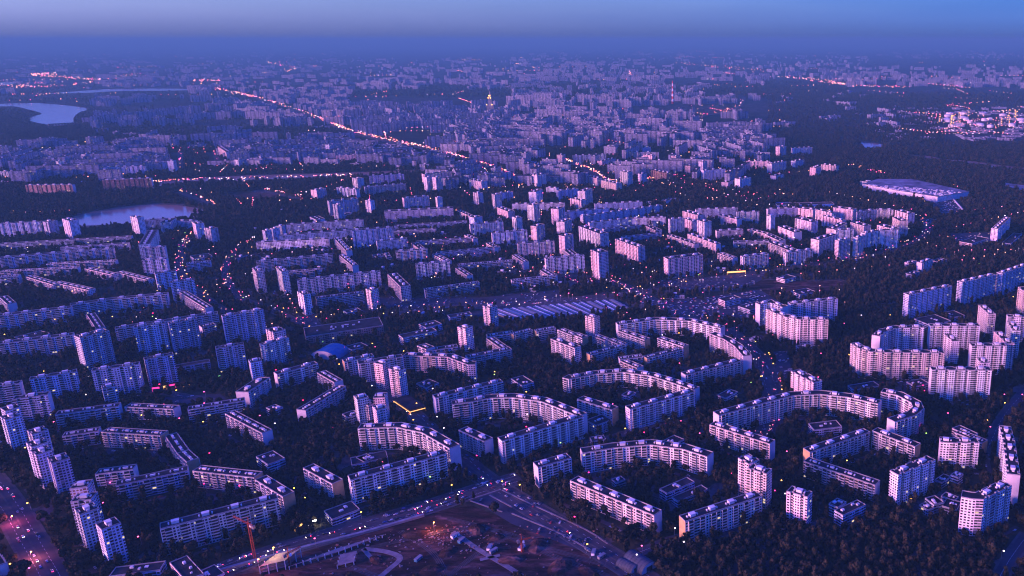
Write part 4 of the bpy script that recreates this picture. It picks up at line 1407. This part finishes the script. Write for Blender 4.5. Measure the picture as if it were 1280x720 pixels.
# ---------------------------------------------------------------- lamps
LAMPK = [('lamp_pink','pinkish'),('lamp_yellow','yellow'),('lamp_white','white'),('lamp_green','greenish'),('lamp_red','red')]
def lamp_proto(k, word):
    r = thing('street_lamp', (0,0,0)); m = MB(); m.tube((0,0,0),(0,0,8.6), .16, .1, n=6); m.tube((0,0,8.6),(1.5,0,9.2), .09, n=5); build(m,'pole',M['metal'],r)
    m = MB(); m.ball((1.6,0,9.0), .8, 0, .6, 8, 5); build(m,'lamp_head',M[k],r)
    tag(r, None, 'street lamp', f'{word} street lamps between the blocks'); return r
LP = {}
nl = 0
def put_lamp(k, X, Y, a, where):
    global nl
    if nl >= 292: return False
    word = dict(LAMPK)[k]
    if k not in LP: LP[k] = lamp_proto(k, word); o = LP[k]
    else: o = copy_tree(LP[k])
    o.location = (X, Y, 0); o.rotation_euler.z = a; s = 1.0 if Y < 1200 else 1.12
    o['label'] = f'small glowing {word} street lamp on a thin pole {where}'
    o['group'] = f'{word} street lamps {where}'
    nl += 1; return True
rs = random.Random(11)
def lk(r): return 'lamp_yellow' if r < .38 else 'lamp_pink' if r < .66 else 'lamp_white' if r < .78 else 'lamp_green' if r < .88 else 'lamp_red'
for nme, w, line in [ROADLINES[i] for i in (0, 2, 1, 3, 4, 6, 7, 5, 8, 9, 10, 11, 12, 13, 14)]:
    s = 0; tot = 0
    for a, b in zip(line[:-1], line[1:]):
        L = (b-a).length; d = (b-a)/max(L, .01); n = Vector((-d.y, d.x))
        while s < L:
            p = a+d*s; px = pix(p.x, p.y, 9)
            if 0 < px[0] < 1280 and 0 < px[1] < 722 and rs.random() < .8:
                sd = 1 if (tot % 2) else -1
                put_lamp(lk(rs.random()), p.x+n.x*sd*(w/2+1), p.y+n.y*sd*(w/2+1), math.atan2(n.y, n.x)+(PI if sd > 0 else 0), 'along the roads')
            tot += 1; s += 46 if w > 18 else 40
        s -= L
# courtyard lamps
k = 0
while nl < 290 and k < 4000:
    k += 1; x = rs.uniform(5, 1275); y = rs.uniform(330, 718); X, Y = gp(x, y)
    if rs.random() > (y/720)**.5 or taken(X, Y) or (x > 870 and y > 645): continue
    put_lamp(lk(rs.random()), X, Y, rs.random()*6, 'in the courtyards')
# all the smaller, farther lamps and traffic as one mass
dl = MB(); rs = random.Random(5)
def dot(x, y, r=None, z=12):
    X, Y = gp(x, y)
    px = mscale(y); r = (r or .42)/px*.85
    r = min(r, 9); dl.ball((X, Y, max(z, r+.5)), r, 0, .7, 5, 3)
    if Y < 5000: dl.tube((X, Y, 0), (X, Y, z), .15, n=3, mi=1, cap=False)
for nme, w, pts in FARROADS:
    P = cat(pts, 20)
    tot = sum((b-a).length for a, b in zip(P[:-1], P[1:])); dens = {45: 1.2, 40: .9, 60: .5}.get(w, .45)
    for i in range(int(tot*dens)):
        t = rs.random()*(len(P)-1); j = int(t); p = P[j].lerp(P[j+1], t-j); dot(p.x+rs.gauss(0, 1.0), p.y+rs.gauss(0, .8), rs.uniform(.3, .8))
for (x0, x1, y0, y1, n) in [(0,440,182,235,300),(215,450,225,260,55),(0,1280,62,130,520),(300,900,130,185,150),(560,950,185,260,420),(0,1280,240,345,420),
                            (1150,1283,140,172,200),(1040,1283,95,115,60),(1170,1280,128,140,22),(780,960,330,420,170),(540,800,350,380,40),(600,720,205,245,70),
                            (0,110,86,130,60),(870,985,138,165,50),(1140,1235,165,172,18),(440,520,160,178,45),(500,640,180,212,70), (640,760,222,250,40),(0,480,345,420,60)]:
    k = 0
    while k < n:      # short strings of lamps along lanes and junctions
        x, y = rs.uniform(x0, x1), rs.uniform(y0, y1); X, Y = gp(x, y); a = rs.choice((.35, .35+PI/2))+rs.gauss(0, .2); c = rs.choice((1, 1, 2, 4, 7, 11)); st_ = rs.uniform(26, 40)*(1 if Y < 6000 else 2)
        for j in range(c):
            k += 1; X2, Y2 = X+math.cos(a)*st_*j, Y+math.sin(a)*st_*j
            if Y2 < 3600 and taken(X2, Y2): continue
            q = pix(X2, Y2)
            if q[1] > 50: dot(q[0], q[1], rs.uniform(.3, .8), 16)
for ri in (3, 4, 5, 6, 7, 15):     # the rest of the road lamps and tail lights, past the nearest 300
    nme, w, line = ROADLINES[ri]
    for a, b in zip(line[:-1], line[1:]):
        for k in range(max(1, int((b-a).length/9))):
            p = a.lerp(b, rs.random()); n = Vector((-(b-a).y, (b-a).x)).normalized()*rs.choice((-w/2, w/2, -w*.2, w*.2)); q = pix(p.x+n.x, p.y+n.y); dot(q[0], q[1], rs.uniform(.35, .75), 3 if rs.random() < .5 else 11)
o = build(dl, 'distant_lamps', [M['farlamp'], M['metal']]); tag(o, 'scattered lamps of the far streets and highways, pink, yellow and white', None, None, 'stuff')
# ---------------------------------------------------------------- cars
def car_meshes():
    D = {}
    b = MB(); prof = [(-2.15,.35),(-2.2,.75),(-1.9,.95),(-1.55,1.0),(-1.1,1.42),(.35,1.45),(1.05,1.0),(1.95,.86),(2.15,.6),(2.15,.35)]
    for i in range(len(prof)):
        (x, z), (x2, z2) = prof[i], prof[(i+1) % len(prof)]
        w1 = .88 if z < 1.1 else .68; w2 = .88 if z2 < 1.1 else .68
        b.quad((x,-w1,z),(x,w1,z),(x2,w2,z2),(x2,-w2,z2))
    for s in (-1, 1): b.poly([(x, s*(.88 if z < 1.1 else .68), z) for x, z in (prof if s < 0 else prof[::-1])])
    D['body'] = b
    g_ = MB()
    for s in (-1, 1): g_.quad((-1.35,s*.86,1.03),(-1.0,s*.72,1.37),(.3,s*.72,1.39),(.85,s*.86,1.04))
    g_.quad((.42,-.64,1.44),(.42,.64,1.44),(1.02,.78,1.06),(1.02,-.78,1.06)); g_.quad((-1.15,-.62,1.4),(-1.15,.62,1.4),(-1.56,.78,1.05),(-1.56,-.78,1.05))
    D['window'] = g_
    return D
CD = car_meshes(); CME = {}
for n, c in CARC: CME[n] = CD['body'].mesh('car_body', [M['car_'+n]])
WIN = CD['window'].mesh('car_window', [M['glass']])
wm = MB(); wm.tube((0,-.1,0),(0,.1,0), .33, n=10); wm.tube((0,.1,0),(0,-.1,0), .33, n=10); WHEEL = wm.mesh('wheel', [M['tyre']])
hm = MB(); hm.ball((0,0,0), .2, 0, .8, 6, 4); HL = hm.mesh('headlight', [M['headlight']]); hm = MB(); hm.ball((0,0,0), .17, 0, .8, 6, 4); TL = hm.mesh('tail_light', [M['taillight']])
ncar = 0
def car(X, Y, a, lit, where, near=True):
    global ncar
    if ncar >= 295: return
    n = random.choices([c[0] for c in CARC], (34, 22, 14, 14, 6, 6))[0]
    r = thing('parked_car' if not lit else 'moving_car', (X, Y, .24), a)
    link('body', CME[n], r); 
    if near:
        link('window', WIN, r)
        for x in (-1.35, 1.35):
            for y in (-.82, .82): link('wheel', WHEEL, r, (x, y, .33))
    if lit:
        for y in (-.6, .6): link('headlight', HL, r, (2.15, y, .68)); link('tail_light', TL, r, (-2.2, y, .75))
    tag(r, f'small {n} car {"driving with its lights on" if lit else "parked"} {where}', 'car', f'{n} cars {"driving" if lit else "parked"} {where}'); ncar += 1
rs = random.Random(21); random.seed(4)
WH = ['on the avenue along the building site','on the road down to the crossing','on the avenue at the left edge','on the ring avenue','on the curved road to the ring estate','on the cross avenue by the garage rows']
for ri, cnt in ((0, 34), (1, 22), (2, 26), (3, 42), (5, 22)):
    nme, w, line = ROADLINES[ri]
    for i in range(cnt):
        t = rs.random()*(len(line)-1.01); j = int(t); p = line[j].lerp(line[j+1], t-j); d = (line[j+1]-line[j]).normalized(); n = Vector((-d.y, d.x)); sd = rs.choice((-1, 1))
        off = sd*rs.choice((w*.12, w*.3)); q = p+n*off; px = pix(q.x, q.y)
        if not (0 < px[0] < 1280 and px[1] < 720): continue
        car(q.x, q.y, math.atan2(d.y, d.x)+(PI if sd > 0 else 0), rs.random() < .7, WH[ri], q.y < 1300)
for li, cnt, where in ((0, 16, 'in the big car park by the site'), (1, 40, 'in the car park by the junction'), (4, 18, 'below the garage rows'), (5, 34, 'in the crowded yard right of the junction'), (2, 8, 'in the walled yard on the left'), (7, 10, 'beside the ring avenue'), (3, 10, 'behind the dark mall')):
    P = [Vector(gp(*p)) for p in LOTS[li]]; k = 0; tr = 0; base = rs.random()*3
    x0, x1 = min(p.x for p in P), max(p.x for p in P); y0, y1 = min(p.y for p in P), max(p.y for p in P)
    while k < cnt and tr < 4000:
        tr += 1; x, y = rs.uniform(x0, x1), rs.uniform(y0, y1); ins = False
        for a, b in zip(P, P[1:]+P[:1]):
            if (a.y > y) != (b.y > y) and x < (b.x-a.x)*(y-a.y)/(b.y-a.y)+a.x: ins = not ins
        if ins: car(round(x/3)*3, round(y/6)*6, base+rs.choice((0, PI)), False, where, y < 1300); k += 1
# cars too many to count at the junction and in the yards
def far_cars():
    m = MB(); rs = random.Random(77); prof = [(-2.15,.35),(-2.2,.75),(-1.9,.95),(-1.1,1.42),(.35,1.45),(1.05,1.0),(1.95,.86),(2.15,.35)]
    def one(X, Y, a):
        mi = rs.choices(range(6), (18, 22, 18, 22, 6, 14))[0]; c, s = math.cos(a), math.sin(a); V = []
        for side in (-.86, .86):
            for x, z in prof: w = side*(1 if z < 1.1 else .8); V.append((X+x*c-w*s, Y+x*s+w*c, z+.2))
        n = len(m.v); m.v += V; k = len(prof)
        for i in range(k): j = (i+1) % k; m.f.append((n+i, n+j, n+k+j, n+k+i)); m.mi.append(6 if i in (2, 4) else mi); m.uv.append([(0,0)]*4)
        for o_ in (0, k): m.f.append(tuple(n+o_+i for i in range(k))); m.mi.append(mi); m.uv.append([(0,0)]*k)
    for li, cnt in ((1, 90), (5, 130), (6, 120), (8, 30), (3, 30), (9, 120), (4, 40), (7, 20), (10, 170)):
        P = [gp(*p) for p in LOTS[li]]; x0, x1 = min(p[0] for p in P), max(p[0] for p in P); y0, y1 = min(p[1] for p in P), max(p[1] for p in P); k = tr = 0; a0 = rs.random()*3
        while k < cnt and tr < 6000:
            tr += 1; x, y = rs.uniform(x0, x1), rs.uniform(y0, y1); ins = False
            for a, b in zip(P, P[1:]+P[:1]):
                if (a[1] > y) != (b[1] > y) and x < (b[0]-a[0])*(y-a[1])/(b[1]-a[1])+a[0]: ins = not ins
            if ins: one(round(x/2.8)*2.8, round(y/7)*7+rs.uniform(-.4,.4), a0+rs.choice((0, PI))); k += 1
    for L in LANES:
        for a, b in zip(L[:-1], L[1:]):
            l = (b-a).length; d = (b-a).normalized(); n = Vector((-d.y, d.x)); s = 3
            while s < l-3:
                if rs.random() < .42: p = a+d*s+n*rs.choice((-2.6, 2.6)); one(p.x, p.y, math.atan2(d.y, d.x))
                s += 5.5
    for ri in (0, 1, 3, 4, 5, 6, 7):
        nme, w, line = ROADLINES[ri]
        for i in range(60 if w > 18 else 24):
            t = rs.random()*(len(line)-1.01); j = int(t); p = line[j].lerp(line[j+1], t-j); d = (line[j+1]-line[j]).normalized(); n = Vector((-d.y, d.x)); q = p+n*rs.choice((-w*.4, w*.4, -w*.2, w*.2)); one(q.x, q.y, math.atan2(d.y, d.x))
    o = build(m, 'crowded_cars', [M['car_'+n] for n, c in CARC]+[M['glass']]); tag(o, 'swarm of small cars parked in the yards and crowding the junction', None, None, 'stuff')
far_cars()
# ---------------------------------------------------------------- trees
def crown_mesh(seed, R=3.6, Hc=6.5, W=1.0):
    rs = random.Random(seed); m = MB()
    lobes = []
    for i in range(11):
        th = rs.random()*2*PI; rr = R*W*.62*math.sqrt(rs.random()); z = 3.2+Hc*rs.random()*.8
        rr *= math.sin(PI*min(1, max(.15, (z-2.4)/Hc)))**.5
        lobes.append((Vector((rr*math.cos(th), rr*math.sin(th), z)), R*rs.uniform(.30, .48)))
    lobes.append((Vector((0, 0, 3.0+Hc*.45)), R*.55))
    for c, r in lobes:
        for k in range(34):
            n = Vector((rs.gauss(0,1), rs.gauss(0,1), rs.gauss(.25,1))).normalized(); p = c+n*r*rs.uniform(.8, 1.12)
            t = (n+Vector((rs.gauss(0,.5), rs.gauss(0,.5), rs.gauss(0,.5)))).normalized(); u = t.orthogonal().normalized(); u.rotate(Matrix.Rotation(rs.random()*6, 3, t)); v = t.cross(u); s = rs.uniform(.38, .72)
            m.quad(tuple(p-u*s-v*s*.7), tuple(p+u*s-v*s*.5), tuple(p+u*s*.8+v*s), tuple(p-u*s*.7+v*s*.8))
        m.ball(tuple(c), r*.82, 0, 1, 6, 4)
    return m.mesh('crown', [M['leaf']])
def trunk_mesh(seed):
    rs = random.Random(seed); m = MB(); m.tube((0,0,0),(.1,.1,3.6), .26, .17, n=6)
    for i in range(4):
        a = i*1.6+rs.random(); m.tube((.05,.05,2.2+.4*i),(1.5*math.cos(a),1.5*math.sin(a),4.4+.4*i), .11, .04, n=4)
    return m.mesh('trunk', [M['bark']])
CR = [crown_mesh(100, 3.7, 6.2), crown_mesh(101, 3.2, 9.5, .55), crown_mesh(102, 4.3, 6.6, 1.15), crown_mesh(103, 2.7, 4.2), crown_mesh(104, 3.6, 7.6, .85)]; TR = [trunk_mesh(i) for i in range(2)]
protos = []
def tree(X, Y, s, a, i, lab, grp_):
    r = thing('tree', (X, Y, 0), a); r.scale = (s, s, s*random.uniform(.9, 1.15))
    link('trunk', TR[i % 2], r); c = link('crown', CR[i % 5], r); tag(r, lab, 'tree', grp_)
    if len(protos) < 5: protos.append(c)
    return r
def dens(px, py, X, Y):
    """how wooded the ground is, 0..1, from the survey of the place"""
    if px > 868 and py > 636-(px > 960)*14+max(0, 940-px)*.25: return 1.0 if px < 1255 else .5
    n = noise.noise(Vector((X*.011, Y*.011, 0)))*.6+noise.noise(Vector((X*.035, Y*.035, 5)))*.4
    b = .76+n*.9
    if 1010 < px < 1110 and 370 < py < 520: b = 1
    if py < 470 and px < 1000: b -= .12
    if 1040 < px and 200 < py < 350: b += .3
    return b
pts = []; rt = random.Random(8)
y = 560.0
while y < 3650:
    sp = 7.2 if y < 1300 else (8.2 if y < 2200 else 11)
    hw0 = (-905/FPX)*(y*CP+H*SP); hw1 = (385/FPX)*(y*CP+H*SP); x = hw0-20
    while x < hw1+20:
        X = x+rt.uniform(-.45, .45)*sp; Y = y+rt.uniform(-.45, .45)*sp; x += sp
        if taken(X, Y): continue
        px, py = pix(X, Y)
        if py > 745: continue
        d = dens(px, py, X, Y)
        if rt.random() < d*1.2-.08: pts.append((X, Y, rt.uniform(.75, 1.5)*(sp/7.4 if sp > 8.5 else 1)*(1.0 if d >= 1 else .98)))
    y += sp
pts.sort(key=lambda p: p[1])
# the nearest 290 trees in the frame stand as trees of their own
ind, rest = [], []
for p in pts:
    px = pix(p[0], p[1], 4)
    if len(ind) < 290 and 2 < px[0] < 1278 and px[1] < 716: ind.append(p)
    else: rest.append(p)
for i, (X, Y, s) in enumerate(ind):
    px = pix(X, Y)[0]
    wh = 'in the big wood at the lower right' if px > 860 else ('at the lower edge between the low sheds' if px > 700 else 'at the foot of the left blocks')
    tree(X, Y, s, rt.random()*6, i, f'dark leafy round-crowned tree {wh}', f'leafy trees {wh}')
def scatter(name, P, label):
    me = bpy.data.meshes.new(name); me.from_pydata([(a, b, 0) for a, b, s in P], [], [])
    at = me.attributes.new('scl', 'FLOAT', 'POINT'); at.data.foreach_set('value', [s for _, _, s in P])
    o = link(name, me); tag(o, label, None, None, 'stuff')
    ng = bpy.data.node_groups.new(name, 'GeometryNodeTree'); ng.interface.new_socket('Geometry', in_out='INPUT', socket_type='NodeSocketGeometry'); ng.interface.new_socket('Geometry', in_out='OUTPUT', socket_type='NodeSocketGeometry')
    N = ng.nodes; L = ng.links; gi = N.new('NodeGroupInput'); go = N.new('NodeGroupOutput'); ip = N.new('GeometryNodeInstanceOnPoints'); gg = N.new('GeometryNodeGeometryToInstance')
    for c in protos:
        oi = N.new('GeometryNodeObjectInfo'); oi.inputs[0].default_value = c; oi.transform_space = 'ORIGINAL'; oi.inputs['As Instance'].default_value = True
        L.new(oi.outputs['Geometry'], gg.inputs[0])
    L.new(gi.outputs[0], ip.inputs['Points']); L.new(gg.outputs[0], ip.inputs['Instance']); ip.inputs['Pick Instance'].default_value = True
    ri = N.new('FunctionNodeRandomValue'); ri.data_type = 'INT'; ri.inputs['Min'].default_value = None or 0
    for s_ in ri.inputs:
        if s_.type == 'INT' and s_.name == 'Max': s_.default_value = 4
        if s_.type == 'INT' and s_.name == 'Min': s_.default_value = 0
    L.new([q for q in ri.outputs if q.type == 'INT'][0], ip.inputs['Instance Index'])
    rr = N.new('FunctionNodeRandomValue'); rr.data_type = 'FLOAT'
    for s_ in rr.inputs:
        if s_.type == 'VALUE' and s_.name == 'Max': s_.default_value = 6.28
    cx = N.new('ShaderNodeCombineXYZ'); L.new([q for q in rr.outputs if q.type == 'VALUE'][0], cx.inputs[2]); L.new(cx.outputs[0], ip.inputs['Rotation'])
    na = N.new('GeometryNodeInputNamedAttribute'); na.data_type = 'FLOAT'; na.inputs[0].default_value = 'scl'
    L.new([q for q in na.outputs if q.type == 'VALUE'][0], ip.inputs['Scale'])
    L.new(ip.outputs[0], go.inputs[0])
    md = o.modifiers.new('scatter', 'NODES'); md.node_group = ng
    return o
scatter('woodland', rest, 'mass of dark leafy trees filling the courtyards, verges and woods')
# far woods: clumps twice and three times as wide, in the dark belts between far districts
fw = []
for (x0, x1, y0, y1, n) in [(0,440,160,182,2600),(230,440,222,262,1500),(1000,1283,118,135,1500),(870,1283,178,240,6500),(1050,1283,210,290,2500),(640,1000,106,124,2600),(440,640,108,122,900),
                            (0,180,222,262,1800),(450,760,196,225,1600),(620,960,228,262,1600),(960,1180,120,180,4200),(0,440,108,160,1800),(0,120,132,175,1500),(1085,1283,70,82,1200),(940,1060,102,120,900),(0,1283,262,300,1500),(180,560,205,225,1200)]:
    for i in range(n):
        x, y = rt.uniform(x0, x1), rt.uniform(y0, y1); X, Y = gp(x, y)
        if taken(X, Y): continue
        inw = False
        for nme, wp in WATER:
            for a, b in zip(wp, wp[1:]+wp[:1]):
                if (a[1] > y) != (b[1] > y) and x < (b[0]-a[0])*(y-a[1])/(b[1]-a[1])+a[0]: inw = not inw
        if inw or near_line(x, y, 1.0+11*mscale(y)): continue
        fw.append((X, Y, rt.uniform(1.1, 1.9) if Y < 6500 else rt.uniform(1.8, 3.0)))
scatter('far_woodland', fw, 'dark far-off belts of woodland between the districts')

for pts in ([(1071,234),(1110,243),(1156,254),(1174,271)], [(1190,248),(1206,266)]):
    mb = MB(); kerbbox(mb, cat([gp(x, y) for x, y in pts], 3), -1.2, 1.2, 0, 4)
    tag(build(mb, 'perimeter_wall', M['hut']), 'long pale perimeter wall running in front of the flat warehouse' if len(pts) == 4 else 'short pale perimeter wall right of the flat warehouse', 'wall')
# ---------------------------------------------------------------- air, sky, sun, camera
hz = MB(); hx, hy0, hy1, hz0, hz1 = 95500, -3500, 96000, -1.0, 520.0
P8 = [(-hx,hy0),(hx,hy0),(hx,hy1),(-hx,hy1)]
me = bpy.data.meshes.new('haze'); me.from_pydata([(x,y,z) for z in (hz0, hz1) for x, y in P8], [], [(3,2,1,0),(4,5,6,7),(0,1,5,4),(1,2,6,5),(2,3,7,6),(3,0,4,7)])
hm_ = bpy.data.materials.new('haze'); hm_.use_nodes = True; hm_.node_tree.nodes.clear(); t = NT(hm_.node_tree)
pv = t.new('ShaderNodeVolumePrincipled'); pv.inputs['Color'].default_value = HAZE_COL; pv.inputs['Density'].default_value = HAZE_D
pv.inputs['Anisotropy'].default_value = 0.0
mo = t.new('ShaderNodeOutputMaterial'); t.link(pv.outputs[0], mo.inputs['Volume']); me.materials.append(hm_)
tag(link('haze', me), 'blue evening haze over the city', None, None, 'stuff')
sc = bpy.context.scene
w = bpy.data.worlds.new('World'); sc.world = w; w.use_nodes = True; t = NT(w.node_tree); bg = w.node_tree.nodes['Background']
sky = t.new('ShaderNodeTexSky'); sky.sky_type = 'NISHITA'; sky.sun_disc = False
sky.sun_elevation = math.radians(SUN_EL); sky.sun_rotation = math.radians(SUN_AZ); sky.altitude = 200; sky.air_density = 1.0; sky.dust_density = SKY_DUST; sky.ozone_density = 4.0
tc = t.new('ShaderNodeTexCoord'); sx = t.new('ShaderNodeSeparateXYZ'); t.link(tc.outputs['Generated'], sx.inputs[0])
def mr(x, a, b):
    n = t.new('ShaderNodeMapRange'); n.interpolation_type = 'SMOOTHSTEP'; n.inputs[1].default_value = a; n.inputs[2].default_value = b; t.link(x, n.inputs[0]); return n.outputs[0]
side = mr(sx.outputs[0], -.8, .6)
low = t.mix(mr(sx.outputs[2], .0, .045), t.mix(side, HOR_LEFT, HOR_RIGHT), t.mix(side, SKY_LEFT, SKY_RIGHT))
tint = t.mix(mr(sx.outputs[2], .22, .7), low, SKY_TOP)     # unseen overhead sky gets its own tint, added to lift ambient light on walls
mp = t.new('ShaderNodeMapping'); mp.inputs['Scale'].default_value = (2, 2, 22); t.link(tc.outputs['Generated'], mp.inputs[0])
veil = t.ramp(t.noise(1.6, mp.outputs[0], 6, .6), [(.3, (.93, .94, .97)), (.7, (1.09, 1.05, 1.03))])     # thin uneven high cloud
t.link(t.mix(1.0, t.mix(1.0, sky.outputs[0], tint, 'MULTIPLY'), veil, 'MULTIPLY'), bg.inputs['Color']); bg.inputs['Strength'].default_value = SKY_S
sun = bpy.data.lights.new('sun', 'SUN'); sun.energy = SUN_E; sun.angle = math.radians(SUN_ANG); sun.color = SUN_COL
so = bpy.data.objects.new('sun', sun); C.objects.link(so)
az, el = math.radians(SUN_AZ), math.radians(max(SUN_EL, SUN_LEL))
dv = Vector((math.sin(az)*math.cos(el), math.cos(az)*math.cos(el), math.sin(el)))   # towards the sun
so.rotation_euler = dv.to_track_quat('Z', 'Y').to_euler()
for (x, y, z, e, c) in SITE_LIGHTS:
    X, Y = gp(x, y); l = bpy.data.lights.new('site_floodlight', 'POINT'); l.energy = e; l.color = c; l.shadow_soft_size = .6
    o = bpy.data.objects.new('site_floodlight', l); C.objects.link(o); o.location = (X, Y, z)
    r = thing('floodlight_mast', (X, Y, 0)); m = MB(); m.tube((0,0,0),(0,0,z-.9), .2, .14, n=6); build(m, 'pole', M['metal'], r)
    m = MB(); m.ball((0,1.3,z), .7, 0, .7, 8, 5); build(m, 'lamp_head', M['lamp_yellow'], r)
    SITE_N = globals().get('SITE_N', 0)+1
    tag(r, f'{["tall floodlight mast glowing over the middle of the building site","pink floodlight mast beside the half-built block","floodlight mast lighting the half-built block yellow","low lamp on the left avenue","lamp on the lower part of the left avenue"][SITE_N-1]}', 'floodlight')
cam = bpy.data.cameras.new('camera'); co = bpy.data.objects.new('camera', cam); C.objects.link(co); sc.camera = co
co.location = (0, 0, H); co.rotation_euler = (PI/2-PITCH, 0, 0)
cam.sensor_width = 36; cam.lens = FPX/1280*36; cam.shift_x = -(CX-640)/1280; cam.clip_start = 1; cam.clip_end = 200000
sc.view_settings.view_transform = 'Standard'; sc.view_settings.look = 'None'; sc.view_settings.exposure = EXPO; sc.view_settings.gamma = 1
sc.render.engine = 'CYCLES'
cy = sc.cycles; cy.max_bounces = 4; cy.diffuse_bounces = 2; cy.glossy_bounces = 2; cy.volume_bounces = VB; cy.transmission_bounces = 2; cy.sample_clamp_indirect = 2.0
cy.pixel_filter_type = 'BLACKMAN_HARRIS'; cy.filter_width = 1.15; cy.use_denoising = True; cy.use_adaptive_sampling = True; cy.adaptive_threshold = .01; cy.caustics_reflective = False; cy.caustics_refractive = False
